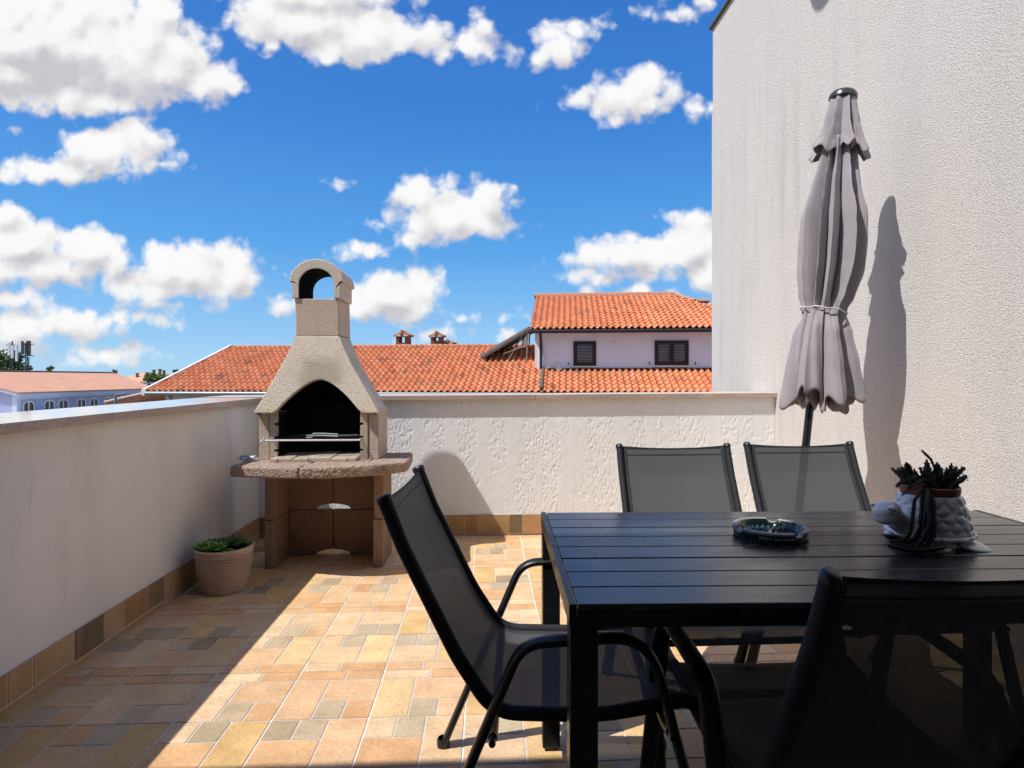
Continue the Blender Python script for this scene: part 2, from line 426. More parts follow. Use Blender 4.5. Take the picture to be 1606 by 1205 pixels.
def build(name, mb, mats, parent=None, smooth=None, bevel=0, seg=2, recalc=True, loc=None, rot=None):
    me = bpy.data.meshes.new(name); me.from_pydata(mb.v, [], mb.f)
    if not isinstance(mats, (list, tuple)): mats = [mats]
    for m in mats: me.materials.append(m)
    me.polygons.foreach_set('material_index', mb.mi)
    if mb.hascol:
        ca = me.color_attributes.new('Col', 'FLOAT_COLOR', 'CORNER'); i = 0
        for fi, f in enumerate(mb.f):
            for _ in f: ca.data[i].color = (*mb.c[fi], 1); i += 1
    if mb.hasuv:
        uvl = me.uv_layers.new(name='UV'); i = 0
        for fi, f in enumerate(mb.f):
            for k in range(len(f)):
                uvl.data[i].uv = mb.uv[fi][k] if mb.uv[fi] else (0, 0); i += 1
    me.update()
    if recalc: fixnormals(me)
    if smooth is not None:
        for p in me.polygons: p.use_smooth = True
        me.set_sharp_from_angle(angle=R(smooth))
    o = bpy.data.objects.new(name, me); COL.objects.link(o)
    if parent is not None: o.parent = parent
    if loc is not None: o.location = loc
    if rot is not None: o.rotation_euler = rot
    if bevel:
        bv = o.modifiers.new('bevel', 'BEVEL'); bv.width = bevel; bv.segments = seg; bv.limit_method = 'ANGLE'; bv.angle_limit = R(35)
        bv.harden_normals = False
    return o
def tag(o, label, cat, group=None, kind=None):
    if kind: o['kind'] = kind
    o['label'] = label; o['category'] = cat
    if group: o['group'] = group
    return o
def thing(name, label, cat, loc=(0, 0, 0), rz=0, group=None):
    o = bpy.data.objects.new(name, None); COL.objects.link(o); o.empty_display_size = .1
    o.location = loc; o.rotation_euler = (0, 0, rz); return tag(o, label, cat, group)
def dup(root, loc, rz, label):
    r = root.copy(); COL.objects.link(r); r.location = loc; r.rotation_euler = (0, 0, rz); r['label'] = label
    for ch in [c for c in COL.objects if c.parent == root]:
        c = ch.copy(); COL.objects.link(c); c.parent = r
        for g in [q for q in COL.objects if q.parent == ch]:
            d = g.copy(); COL.objects.link(d); d.parent = c
    return r
def rough(o, level=2, amp=.006, scale=.04):
    s = o.modifiers.new('sub', 'SUBSURF'); s.subdivision_type = 'SIMPLE'; s.levels = level; s.render_levels = level
    tx = bpy.data.textures.new(o.name + '_grain', 'CLOUDS'); tx.noise_scale = scale; tx.noise_depth = 3
    d = o.modifiers.new('rough', 'DISPLACE'); d.texture = tx; d.strength = amp; d.mid_level = .5; d.texture_coords = 'GLOBAL'
def fillet(pts, rads, n=6):
    """round the corners of a polyline"""
    P = [Vector(p) for p in pts]; out = [P[0]]
    for i in range(1, len(P) - 1):
        r = rads[i]; a = (P[i - 1] - P[i]); b = (P[i + 1] - P[i]); la, lb = a.length, b.length
        a.normalize(); b.normalize(); ang = a.angle(b); d = min(r / math.tan(ang / 2), la * .48, lb * .48)
        A = P[i] + a * d; B = P[i] + b * d
        for k in range(n + 1):
            t = k / n; out.append(A * (1 - t) ** 2 + P[i] * 2 * t * (1 - t) + B * t * t)
    out.append(P[-1]); return out
def resample(path, step):
    P = [Vector(p) for p in path]; out = [P[0]]
    for i in range(len(P) - 1):
        L = (P[i + 1] - P[i]).length; n = max(1, round(L / step))
        for k in range(1, n + 1): out.append(P[i].lerp(P[i + 1], k / n))
    return out

# ------------------------------------------------------------------ camera
PSI = math.atan(43 / 920)
cam_d = bpy.data.cameras.new('camera'); cam = bpy.data.objects.new('camera', cam_d); COL.objects.link(cam); scene.camera = cam
cam_d.sensor_width = 36; cam_d.lens = 36 * 920 / 1606; cam_d.clip_end = 3000; cam_d.clip_start = .02
cam.location = (0, 0, 1.18); cam.rotation_euler = (R(90), 0, -PSI)
cam_d.shift_x = 0; cam_d.shift_y = -9.5 / 1606

# ------------------------------------------------------------------ floor
TS = .332
XL, XR, YN, YF = -1.652, 2.222, -1.6, 4.395
TX0, TY0 = -.733, 2.388
TAN = [(.68, .465, .235), (.70, .49, .265), (.66, .445, .215), (.71, .515, .30)]
PINK = [(.70, .49, .32), (.72, .515, .35), (.69, .46, .295), (.73, .545, .38)]
ORNG = [(.66, .41, .235), (.63, .38, .21), (.68, .44, .27)]
GREY = [(.48, .375, .27), (.51, .41, .30), (.42, .33, .235), (.53, .435, .325)]
DARK = [(.31, .24, .175), (.35, .275, .205)]
def pick(l, j=.05):
    c = rnd.choice(l); k = 1 + U(-j, j); return (c[0] * k * .97, c[1] * k * .95, c[2] * k * .85)
def tile_stones():
    g = pick(GREY if rnd.random() < .86 else DARK)
    big = pick(TAN if rnd.random() < .62 else PINK)
    return [((0, .44, 0, .2), pick(ORNG if rnd.random() < .6 else PINK)), ((.44, 1, 0, .2), pick(PINK if rnd.random() < .6 else ORNG)),
            ((0, .6, .2, .655), pick(PINK if rnd.random() < .65 else ORNG)), ((0, .3, .655, 1), pick(PINK if rnd.random() < .6 else ORNG) if rnd.random() < .8 else pick(GREY)),
            ((.3, .6, .655, 1), g), ((.6, 1, .2, 1), big)]
def stones_in(mb, base, x0, y0, flip, to3, clip, sz=TS):
    gt, gj = .0028, .0030
    for (u0, u1, v0, v1), c in tile_stones():
        if flip: u0, u1, v0, v1 = 1 - u1, 1 - u0, 1 - v1, 1 - v0
        e = lambda q, s: (gt if q in (0, 1) else gj) * s
        a0, a1 = x0 + u0 * sz + e(u0, 1), x0 + u1 * sz - e(u1, 1)
        b0, b1 = y0 + v0 * sz + e(v0, 1), y0 + v1 * sz - e(v1, 1)
        a0, a1, b0, b1 = max(a0, clip[0]), min(a1, clip[1]), max(b0, clip[2]), min(b1, clip[3])
        if a1 - a0 < .004 or b1 - b0 < .004: continue
        mb.setc(c)
        k = .0013; h0, h1 = .0, .0016
        lo = [(a0, b0), (a1, b0), (a1, b1), (a0, b1)]; hi = [(a0 + k, b0 + k), (a1 - k, b0 + k), (a1 - k, b1 - k), (a0 + k, b1 - k)]
        n = mb.add([to3(p[0], p[1], h0) for p in lo] + [to3(p[0], p[1], h1) for p in hi])
        mb.face([n + 4, n + 5, n + 6, n + 7])
        for i in range(4): mb.face([n + i, n + (i + 1) % 4, n + 4 + (i + 1) % 4, n + 4 + i])
fl = MB(); fl.setm(1).setc((.4, .4, .4)).box(XL - .3, XR + .3, YN, YF + .3, -.3, -.0013)
i0 = math.floor((XL - TX0) / TS); i1 = math.ceil((XR - TX0) / TS); j0 = math.floor((YN - TY0) / TS); j1 = math.ceil((YF - TY0) / TS)
for i in range(i0, i1):
    for j in range(j0, j1):
        x0, y0 = TX0 + i * TS, TY0 + j * TS
        g = .0028; cl = (XL, XR, YN, YF)
        fl.setm(2)
        a0, a1, b0, b1 = max(x0 + g, XL), min(x0 + TS - g, XR), max(y0 + g, YN), min(y0 + TS - g, YF)
        if a1 - a0 > .004 and b1 - b0 > .004:
            n = fl.add([(a0, b0, -.0006), (a1, b0, -.0006), (a1, b1, -.0006), (a0, b1, -.0006)]); fl.setc((.4, .4, .4)); fl.face([n, n + 1, n + 2, n + 3])
        fl.setm(0); stones_in(fl, None, x0, y0, (j % 2) != 0, lambda a, b, h: (a, b, h), cl)
o = build('terrace_floor', fl, [M['tile'], M['grout'], M['tilegrout']], recalc=False); tag(o, 'terrace floor of sand, pink and grey stone-look tiles', 'terrace floor', kind='structure')
g = MB(); g.box(-900, 900, -300, 1500, -7.2, -7)
o = build('ground', g, M['ground']); tag(o, 'town ground far below the terrace', 'ground', kind='structure')

# ------------------------------------------------------------------ parapets
def skirting(name, parent, L, to3, off, h=.158):
    mb = MB(); mb.setm(1)
    mb.setc((.4, .4, .4))
    n = mb.add([to3(0, 0, .0075), to3(L, 0, .0075), to3(L, h - .002, .0075), to3(0, h - .002, .0075), to3(0, h - .002, -.004), to3(L, h - .002, -.004)])
    mb.face([n, n + 1, n + 2, n + 3]); mb.face([n + 3, n + 2, n + 5, n + 4])
    k = math.floor(-off / TS) - 1; x = off + k * TS
    pat = [[(0, .34, .28, 1), (.34, 1, .28, 1), (0, 1, 0, .28)], [(0, .56, .2, 1), (.56, 1, .2, 1), (0, .4, 0, .2), (.4, 1, 0, .2)], [(0, .22, 0, 1), (.22, .78, 0, 1), (.78, 1, .4, 1), (.78, 1, 0, .4)], [(0, .3, .1, 1), (.3, 1, .1, 1), (0, 1, 0, .1)]]
    q = 0
    while x < L:
        for (u0, u1, v0, v1) in pat[q % 4] if rnd.random() < .6 else rnd.choice(pat):
            c = pick(rnd.choice([TAN, TAN, ORNG, ORNG, ORNG, PINK, PINK, GREY, DARK]), .10); c = (c[0] * .66, c[1] * .61, c[2] * .55)
            gt = .0022; gj = .003
            a0, a1 = x + u0 * TS + (gt if u0 == 0 else gj), x + u1 * TS - (gt if u1 == 1 else gj)
            b0, b1 = v0 * h + (.004 if v0 == 0 else gj), v1 * h - (.0 if v1 == 1 else gj)
            a0, a1 = max(a0, .002), min(a1, L - .002)
            if a1 - a0 < .006: continue
            mb.setm(0).setc(c); kk = .0012
            lo = [(a0, b0), (a1, b0), (a1, b1), (a0, b1)]; hi = [(a0 + kk, b0 + kk), (a1 - kk, b0 + kk), (a1 - kk, b1 - kk), (a0 + kk, b1 - kk)]
            n = mb.add([to3(p[0], p[1], .0078) for p in lo] + [to3(p[0], p[1], .0096) for p in hi])
            mb.face([n + 4, n + 5, n + 6, n + 7])
            for i in range(4): mb.face([n + i, n + (i + 1) % 4, n + 4 + (i + 1) % 4, n + 4 + i])
        x += TS; q += 1
    return build(name, mb, [M['tile'], M['tilegrout']], parent)

def coping(parent, segs, zfun, th=.036, top='granite_sky_glare'):
    """segs: list of plan quads; the edges are chamfered stones"""
    for (p, q0, q1) in segs:
        mb = MB()
        n = mb.add([(x, y, zfun(x, y) - th) for x, y in p] + [(x, y, zfun(x, y)) for x, y in p])
        mb.setm(1); mb.face([n + 4, n + 5, n + 6, n + 7]); mb.setm(0); mb.face([n + 3, n + 2, n + 1, n])
        for i in range(4): mb.face([n + i, n + (i + 1) % 4, n + 4 + (i + 1) % 4, n + 4 + i])
        build('coping', mb, [M['granite'], M[top]], parent, bevel=.0025)

WX = -1.660
pl = thing('parapet_wall', 'shaded white plaster parapet with granite coping along the left side, behind the flower pot', 'parapet wall', (WX, 1.4, 0))
zl = lambda x, y: 1.020 + .004 * (y + 1.4)
mb = MB(); mb.prism([(-3.2, -7), (3.36, -7), (3.36, zl(0, 3.36) - .037), (-3.2, zl(0, -3.2) - .037)], 'x', -.36, 0)
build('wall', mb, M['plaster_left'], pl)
ys = [-3.2, -1.7, -.35, 1.43, 2.93]
coping(pl, [([(-.40, a + .0015), (.055, a + .0015), (.055, b - .0015), (-.40, b - .0015)], 0, 0) for a, b in zip(ys[:-1], ys[1:])], lambda x, y: zl(x, y) )
skirting('skirting', pl, 4.39, lambda a, b, h: (h, a - 1.4, b), .12)
pb = thing('parapet_wall', 'sunlit white scratched-plaster parapet with granite coping behind the barbecue', 'parapet wall', (.28, 4.395, 0))
BW = 4.395
zb = lambda x, y: 1.043 + .0062 * (x + 2.0)
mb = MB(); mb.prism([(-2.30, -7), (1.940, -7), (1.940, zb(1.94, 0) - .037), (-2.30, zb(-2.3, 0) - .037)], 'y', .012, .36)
def relief(x, z):
    V = Vector
    m_ = mnoise.noise(V((x * 8.5, z * 1.3, 3.1))) + .55 * mnoise.noise(V((x * 21, z * 3.0, 8.7)))
    m_ = min(1, max(0, (m_ + .34) / .42)); m_ = m_ * m_ * (3 - 2 * m_)
    if m_ <= 0: g_ = 0
    else:
        n_ = mnoise.noise(V((x * 105, z * 34, 1.7))) + .55 * mnoise.noise(V((x * 175, z * 70, 5.2)))
        g_ = min(1, max(0, (n_ - .02) / .42))
    return .0024 * m_ * g_ + .0007 * mnoise.noise(V((x * 26, z * 20, .4)))
NX_, NZ_ = 900, 200
rows = []
for k in range(NZ_ + 1):
    row = []
    for i in range(NX_ + 1):
        x = -1.945 + 3.885 * i / NX_; top = zb(x, 0) - .037; z = -.02 + (top + .02) * k / NZ_
        row.append((x, relief(x, z), z))
    rows.append(row)
mb.grid(rows)
wb_ = build('wall', mb, M['plaster_back'], pb, smooth=80)
xs = [-2.34, -1.25, .1, 1.32, 1.941]
coping(pb, [([(a + .0015, -.034), (b - .0015, -.034), (b - .0015, .40), (a + .0015, .40)], 0, 0) for a, b in zip(xs[:-1], xs[1:])], lambda x, y: zb(x, y), top='granite_matt')
skirting('skirting', pb, 3.86, lambda a, b, h: (a - 1.925, -h, b), .17)

# ------------------------------------------------------------------ the house with the stucco gable wall (own building)
ab = thing('apartment_building', 'tall rough stucco building wall rising on the right beside the parasol', 'building', (2.222, 2.0, 0))
mb = MB(); mb.box(0, 7, -8.5, 3.618, -7, 4.585)
build('wall', mb, M['stucco'], ab)
mb = MB(); mb.box(-.004, .05, 3.4, 3.632, -7, 3.755)
build('corner_strip', mb, M['stucco'], ab)
mb = MB(); mb.box(-.028, 7.05, -8.55, 3.655, 4.587, 4.612)
build('roof_edge', mb, M['asph'], ab, bevel=.004)
mb = MB(); Dn = Vector((-.50, -.22, .84)).normalized(); Dq = Dn.to_track_quat('Z', 'Y').to_matrix().to_4x4(); Dp = Vector((1.53, 3.36, 5.30)) - Vector((2.222, 2.0, 0))
mb.lathe([(.0, 0), (.08, .004), (.16, .015), (.24, .034), (.245, .036), (.24, .040), (.16, .022), (.0, .008)], 40, mtx=Matrix.Translation(Dp) @ Dq)
mb.tube([(.02, Dp.y, 4.50), (-.25, Dp.y, 4.75), tuple(Dp - Dn * .02)], .018, 8); mb.tube([tuple(Dp - Dn * .02 + Vector((0, 0, -.2))), tuple(Dp + Dn * .28)], .010, 6)
build('shadow_caster_dish', mb, M['antenna'], ab, smooth=50)  # unseen dish added to throw a rounded shadow high on the wall
mb = MB(); mb.box(-6.6, -.002, -3.6, -.893, 2.66, 2.85)  # unseen slab added to shade the foreground; its edge sets the shadow line
build('added_shade_overhang', mb, M['dark_overhang'], ab, bevel=.01)
mb = MB(); mb.box(-6.6, -.002, -3.9, -3.602, -7, 2.85)
build('unseen_facade', mb, M['unseen_facade'], ab)
mb = MB(); mb.box(-2.9, -1.5, -3.598, -3.56, .02, 2.15)
dr = build('door', mb, M['shutter'], ab, bevel=.004)
mb = MB(); mb.box(-2.78, -2.24, -3.558, -3.55, .15, 2.05); mb.box(-2.16, -1.62, -3.558, -3.55, .15, 2.05)
build('pane', mb, M['glass'], dr)

# ------------------------------------------------------------------ barbecue
bq = thing('barbecue', 'concrete garden barbecue with arched hood and chimney in the corner', 'barbecue', (-.99, 3.85, 0))
BX, BY = -.99, 3.85
def bbox(mb, x0, x1, y0, y1, z0, z1): return mb.box(x0 - BX, x1 - BX, y0 - BY, y1 - BY, z0, z1)
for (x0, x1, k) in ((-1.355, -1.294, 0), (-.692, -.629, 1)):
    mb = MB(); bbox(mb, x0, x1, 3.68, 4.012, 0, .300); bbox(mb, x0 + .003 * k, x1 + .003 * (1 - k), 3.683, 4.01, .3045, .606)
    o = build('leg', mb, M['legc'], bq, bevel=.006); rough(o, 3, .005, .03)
def panel(x0, x1, z0, z1, side):
    # lower edge carries a quarter-ellipse cut on the side of the centre joint
    pts = []
    cx = x1 if side < 0 else x0
    arc = [(cx + side * -1 * 0, 0)]
    n = 8; a, h = .112, .036
    if side < 0:
        pts = [(x0, z0)] + [(x1 - a * math.cos(t), z0 + h * math.sin(t)) for t in [PI / 2 * i / n for i in range(n + 1)]] + [(x1, z1), (x0, z1)]
    else:
        pts = [(x0, z1), (x1, z1), (x1, z0)][::-1]
        pts = [(x1, z0), (x1, z1), (x0, z1)] + [(x0 + a * math.cos(t), z0 + h * math.sin(t)) for t in [PI / 2 - PI / 2 * i / n for i in range(n + 1)]]
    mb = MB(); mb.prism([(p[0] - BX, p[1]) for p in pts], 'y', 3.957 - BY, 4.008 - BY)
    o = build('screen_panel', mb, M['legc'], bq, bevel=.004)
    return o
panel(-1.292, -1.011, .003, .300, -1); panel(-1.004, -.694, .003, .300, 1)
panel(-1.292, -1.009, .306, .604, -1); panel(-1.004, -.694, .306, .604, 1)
# table slab in two broken halves
def slab(poly, z0, z1):
    mb = MB(); mb.prism([(x - BX, y - BY) for x, y in poly], 'z', z0, z1)
    o = build('slab', mb, M['slabc'], bq, bevel=.012, seg=2)
    return o
crack = [(-1.056, 3.365), (-1.050, 3.43), (-1.062, 3.47), (-1.035, 3.55), (-1.045, 3.66), (-1.03, 3.80), (-1.035, 4.03)]
LS = slab([(-1.476, 3.478), (-1.462, 3.462), (-1.40, 3.44), (-1.30, 3.41), (-1.2, 3.385), (-1.12, 3.37)] + crack + [(-1.25, 4.03), (-1.472, 4.02)], .6065, .672)
RS = slab([(x + .006, y) for x, y in crack][::-1] + [(-.95, 3.372), (-.86, 3.387), (-.75, 3.42), (-.656, 3.452), (-.56, 3.515), (-.478, 3.588), (-.468, 3.64), (-.487, 4.02), (-.75, 4.03)], .6065, .673)
for s_, in ((LS,), (RS,)):
    rm = s_.modifiers.new('remesh', 'REMESH'); rm.mode = 'VOXEL'; rm.voxel_size = .007
    tx = bpy.data.textures.new('slab_grain', 'CLOUDS'); tx.noise_scale = .017; tx.noise_depth = 4
    d = s_.modifiers.new('rough', 'DISPLACE'); d.texture = tx; d.strength = .008; d.mid_level = .5; d.texture_coords = 'GLOBAL'
# side pillars of the firebox
for (x0, x1) in ((-1.396, -1.330), (-.7255, -.660)):
    mb = MB(); bbox(mb, x0, x1, 3.70, 4.02, .670, .972)
    o = build('firebox_pillar', mb, M['chimneyc'], bq, bevel=.005)
def firebrick(x0, x1, inner):
    # notches for the grill on the inner edge
    z0, z1 = .671, .968; d = .019
    pts = [(x0, z0), (x0, z1), (x1, z1), (x1, z0)]
    cuts = [(.885, .902), (.803, .82), (.722, .739)]
    if inner > 0:
        pts = [(x0, z0), (x0, z1), (x1, z1)]
        for a, b in cuts: pts += [(x1, b), (x1 - d, b), (x1 - d, a), (x1, a)]
        pts += [(x1, z0)]
    else:
        pts = [(x1, z1), (x1, z0), (x0, z0)]
        for a, b in cuts[::-1]: pts += [(x0, a), (x0 + d, a), (x0 + d, b), (x0, b)]
        pts += [(x0, z1)]
    mb = MB(); mb.prism([(p[0] - BX, p[1]) for p in pts], 'y', 3.694 - BY, 3.93 - BY)
    build('firebrick', mb, M['fire'], bq)
firebrick(-1.326, -1.282, 1); firebrick(-.774, -.729, -1)
mb = MB(); bbox(mb, -1.329, -.728, 3.932, 3.985, .674, 1.02); bbox(mb, -1.275, -.782, 3.915, 3.931, .70, .79)
bbox(mb, -1.2815, -1.276, 3.72, 3.93, .69, .965); bbox(mb, -.7795, -.7745, 3.72, 3.93, .69, .965)
build('firebox_lining', mb, M['soot'], bq)
mb = MB(); x = -1.29
mb.setc((.5, .45, .36))
for k, w in enumerate((.045, .085, .005, .05, .045, .13, .10, .055)):
    if w > .01: bbox(mb, x, x + w - .0035, 3.592 + .006 * (k % 2), 3.91, .672, .693 + .002 * (k % 3)); 
    x += w
bbox(mb, -1.29, -.775, 3.60, 3.912, .668, .686)
build('hearth_brick', mb, M['fire'], bq, bevel=.003)
# hood
zt, zl0 = 1.448, .967
def hx(z):
    t = max(0, min(1, (z - zl0) / (zt - zl0)))
    e = t ** .96; s = .14 * math.sin(PI * min(1, t)) * t    # slight inward sweep near the top
    e = min(1, e + s * .6)
    return (-1.411 + (.215) * e, -.652 - .268 * e)
def hyf(z):
    t = max(0, min(1, (z - zl0) / (zt - zl0))); return 3.655 + .115 * t
def hyb(z):
    t = max(0, min(1, (z - zl0) / (zt - zl0))); return 3.985 + .085 * t
def arch(x):
    u = (x - (-1.026)) / .262
    return zl0 if abs(u) >= 1 else zl0 + .206 * (1 - abs(u) ** 1.62)
NS, NZ = 44, 18
front = []
for i in range(NS + 1):
    s = i / NS; zb_ = zl0
    for _ in range(14):
        a, b_ = hx(zb_); x = a + (b_ - a) * s; zb_ = arch(x) * .6 + zb_ * .4
    col = []
    for k in range(NZ + 1):
        z = zb_ + (zt - zb_) * k / NZ; a, b_ = hx(z); col.append((a + (b_ - a) * s - BX, hyf(z) - BY, z))
    front.append(col)
mb = MB()
rows = [[front[i][k] for i in range(NS + 1)] for k in range(NZ + 1)]
mb.grid(rows)
zz = [zl0 + (zt - zl0) * k / NZ for k in range(NZ + 1)]
NB = 8
right = [[(hx(z)[1] - BX, hyf(z) + (hyb(z) - hyf(z)) * j / NB - BY, z) for j in range(NB + 1)] for z in zz]
left = [[(hx(z)[0] - BX, hyb(z) + (hyf(z) - hyb(z)) * j / NB - BY, z) for j in range(NB + 1)] for z in zz]
back = [[(hx(z)[1] + (hx(z)[0] - hx(z)[1]) * j / 20 - BX, hyb(z) - BY, z) for j in range(21)] for z in zz]
mb.grid(right); mb.grid(back); mb.grid(left)
ho = build('hood', mb, [M['hood'], M['soot']], bq, smooth=50, recalc=False)
import bmesh
bm_ = bmesh.new(); bm_.from_mesh(ho.data); bmesh.ops.remove_doubles(bm_, verts=bm_.verts, dist=.0008); bm_.to_mesh(ho.data); bm_.free()
sd = ho.modifiers.new('thick', 'SOLIDIFY'); sd.thickness = .034; sd.offset = -1; sd.material_offset = 1; sd.material_offset_rim = 0
bv = ho.modifiers.new('bevel', 'BEVEL'); bv.width = .012; bv.segments = 3; bv.limit_method = 'ANGLE'; bv.angle_limit = R(50)
# chimney block and cap
mb = MB()
def ring(z, x0, x1, y0, y1, k=.008):
    return [(x0 - BX + k, y0 - BY, z), (x1 - BX - k, y0 - BY, z), (x1 - BX, y0 - BY + k, z), (x1 - BX, y1 - BY - k, z), (x1 - BX - k, y1 - BY, z), (x0 - BX + k, y1 - BY, z), (x0 - BX, y1 - BY - k, z), (x0 - BX, y0 - BY + k, z)]
mb.grid([ring(1.451, -1.197, -.9195, 3.770, 4.072), ring(1.56, -1.198, -.921, 3.770, 4.072), ring(1.678, -1.201, -.924, 3.768, 4.074), ring(1.681, -1.195, -.93, 3.774, 4.068)], True)
build('chimney', mb, M['chimneyc'], bq, recalc=True)
cx = -1.061
outer = []
NA = 28
for i in range(NA + 1):
    t = PI * i / NA; outer.append((cx + .170 * math.cos(t), 1.786 + .146 * math.sin(t)))
inner = [(cx + .108 * math.cos(PI * i / NA), 1.766 + .104 * math.sin(PI * i / NA)) for i in range(NA + 1)]
mb = MB()
poly_out = [(cx + .152, 1.683), (cx + .152, 1.786)] + outer + [(cx - .152, 1.786), (cx - .152, 1.683)]
poly_in = [(cx + .108, 1.683), (cx + .108, 1.73)] + inner + [(cx - .108, 1.73), (cx - .108, 1.683)]
y0, y1 = 3.758 - BY, 4.072 - BY
def capside(y):
    return mb.add([(p[0] - BX, y, p[1]) for p in poly_out] + [(p[0] - BX, y, p[1]) for p in poly_in])
nO = len(poly_out); A = capside(y0); B = capside(y1)
for i in range(nO - 1):
    mb.setm(0)
    mb.face([A + i, A + i + 1, A + nO + i + 1, A + nO + i]); mb.face([B + i + 1, B + i, B + nO + i, B + nO + i + 1])
    mb.face([A + i + 1, A + i, B + i, B + i + 1])
    mb.setm(1); mb.face([A + nO + i, A + nO + i + 1, B + nO + i + 1, B + nO + i])
mb.setm(0)
for i in (0, nO - 1): mb.face([A + i, A + nO + i, B + nO + i, B + i])
build('chimney_cap', mb, [M['hood'], M['soot']], bq, bevel=.006, smooth=35)
mb = MB(); bbox(mb, -1.165, -.957, 3.80, 4.05, 1.6812, 1.6825)
build('flue_opening', mb, M['soot'], bq)

# grill and tongs
gr = thing('grill_grate', 'steel grill grate resting in the notches of the barbecue firebox', 'grill grate', (-1.04, 3.75, .803))
mb = MB()
mb.tube([(-.288, -.148, 0), (.285, -.148, 0)], .0055, 8, r2=.006)
build('grip_bar', mb, M['steel'], gr)
mb = MB()
mb.tube([(-.272, -.148, .0), (-.264, .165, .0)], .004, 6); mb.tube([(.272, -.148, 0), (.264, .165, 0)], .004, 6); mb.tube([(-.264, .165, 0), (.264, .165, 0)], .004, 6)
mb.tube([(-.29, -.15, -.002), (-.30, -.165, -.004), (-.288, -.15, .018)], .003, 6)
build('frame_bar', mb, M['steel'], gr)
mb = MB()
for k in range(25):
    x = -.255 + .51 * k / 24; mb.tube([(x, -.145, .004), (x, .165, .004)], .0024, 5)
build('rods', mb, M['grillbar'], gr)
tg = thing('tongs', 'steel barbecue tongs with black handle lying on the grill grate', 'tongs', (-.97, 3.70, .812), R(4))
mb = MB()
for zo, yo in ((0, 0), (.012, .008)):
    mb.tube([(-.13, -.02 + yo, zo), (-.105, -.018 + yo, zo), (-.09, yo, zo + .010), (-.03, yo, zo + .010), (.055, yo, zo + .004)], .004, 6, r2=.007)
build('arm', mb, M['steel'], tg, smooth=60)
mb = MB(); mb.tube([(.055, .004, .006), (.075, .004, .008), (.17, .004, .010), (.18, .004, .010)], .008, 8, r2=.012)
build('handle', mb, M['blackplastic'], tg, smooth=60)
# crumpled clear wrapper with blue print
pw = thing('plastic_wrapper', 'crumpled clear plastic wrapper with blue print on the left end of the barbecue slab', 'wrapper', (-1.455, 3.66, .675))
mb = MB()
rows = []
for i in range(9):
    row = []
    for j in range(16):
        th = PI * .5 * i / 8; ph = 2 * PI * j / 16
        rr = 1 + .28 * mnoise.noise(Vector((math.cos(ph) * 2, math.sin(ph) * 2, i * .6)))
        row.append((.068 * math.cos(th) * math.cos(ph) * rr, .045 * math.cos(th) * math.sin(ph) * rr, .034 * math.sin(th) * rr + .001))
    rows.append(row)
mb.grid(rows, True); build('film', mb, M['film'], pw, smooth=25)
mb = MB(); mb.tube([(.028 * math.cos(t) + .01, -.052 + .01 * math.sin(t) * .4, .022 + .011 * math.sin(t)) for t in [2 * PI * i / 16 for i in range(17)]], .0035, 6)
build('printed_ring', mb, M['blueprint'], pw)
mb = MB(); mb.ellipsoid((.038, -.03, .022), (.026, .012, .010)); build('paper_label', mb, M['white'], pw, smooth=60)

# ------------------------------------------------------------------ flower pot
fp = thing('flower_pot', 'beige wavy ceramic pot of green succulents on the floor by the left parapet', 'flower pot', (-1.447, 3.335, 0))
def potfn(r, z, a):
    if r <= .001 or z > .228: return r, z
    w = .0055 * math.sin(z * 400 + 1.5 * math.sin(a * 2 + .6) + .9 * math.sin(a * 3 + 1.4 + z * 9))
    fade = min(1, max(0, (.226 - z) / .012)) * min(1, max(0, (z - .012) / .012))
    return r + w * fade * (.8 + .4 * math.sin(a * 2.0 + z * 14)), z
prof = [(.0, .001), (.098, .001), (.104, .004)] + [(.106 + (.150 - .106) * ((z - .005) / .225) ** .8, z) for z in [.005 + .225 * i / 90 for i in range(91)]] + [(.153, .234), (.156, .242), (.154, .249), (.148, .251), (.141, .249), (.137, .240), (.133, .21)]
mb = MB(); mb.lathe(prof, 120, fn=potfn); build('pot', mb, M['pot'], fp, smooth=70)
mb = MB(); mb.lathe([(.134, .215), (.09, .222), (.0, .224)], 24); build('soil', mb, M['soil'], fp)
def rosette(cx_, cy_, cz, rad, n, cols):
    mb = MB()
    for k in range(n):
        a = k * 2.39996 + U(-.2, .2); t = k / n
        el = R(80) * (1 - t) ** 1.2 + R(8); L = rad * (.45 + .6 * t); w = L * .30
        mb.setc(tuple(q * U(.7, 1.3) for q in rnd.choice(cols)))
        d = Vector((math.cos(a) * math.cos(el), math.sin(a) * math.cos(el), math.sin(el))); sd_ = Vector((-math.sin(a), math.cos(a), 0)); up = d.cross(sd_) * -1
        rows = []
        for i in range(6):
            s = i / 5; ww = w * (math.sin(PI * min(1, .18 + s * .82)) ** .7 if s < 1 else .02) ; th = ww * .45
            c = Vector((cx_, cy_, cz)) + d * (L * s) + Vector((0, 0, L * .12 * s * s))
            rows.append([tuple(c + sd_ * ww * math.cos(q) + up * th * math.sin(q)) for q in [2 * PI * m / 6 for m in range(6)]])
        mb.grid(rows, True)
    return build('rosette', mb, M['leaf'], fp, smooth=60)
GL = [(.13, .26, .055), (.17, .33, .07), (.10, .20, .045), (.24, .38, .11)]
GD = [(.06, .12, .04), (.08, .16, .055), (.05, .10, .035)]
for (x, y, r_, c_) in ((-.075, -.055, .074, GL), (.0, -.085, .068, GL), (.062, -.09, .035, GL), (-.02, .0, .080, GD), (.065, -.01, .080, GD), (-.085, .03, .06, GD), (.03, .075, .06, GD), (.105, .045, .05, GL), (-.04, .085, .05, GD), (-.035, -.10, .035, GL)):
    rosette(x, y,   .234 + U(0, .016), r_, 26, c_)

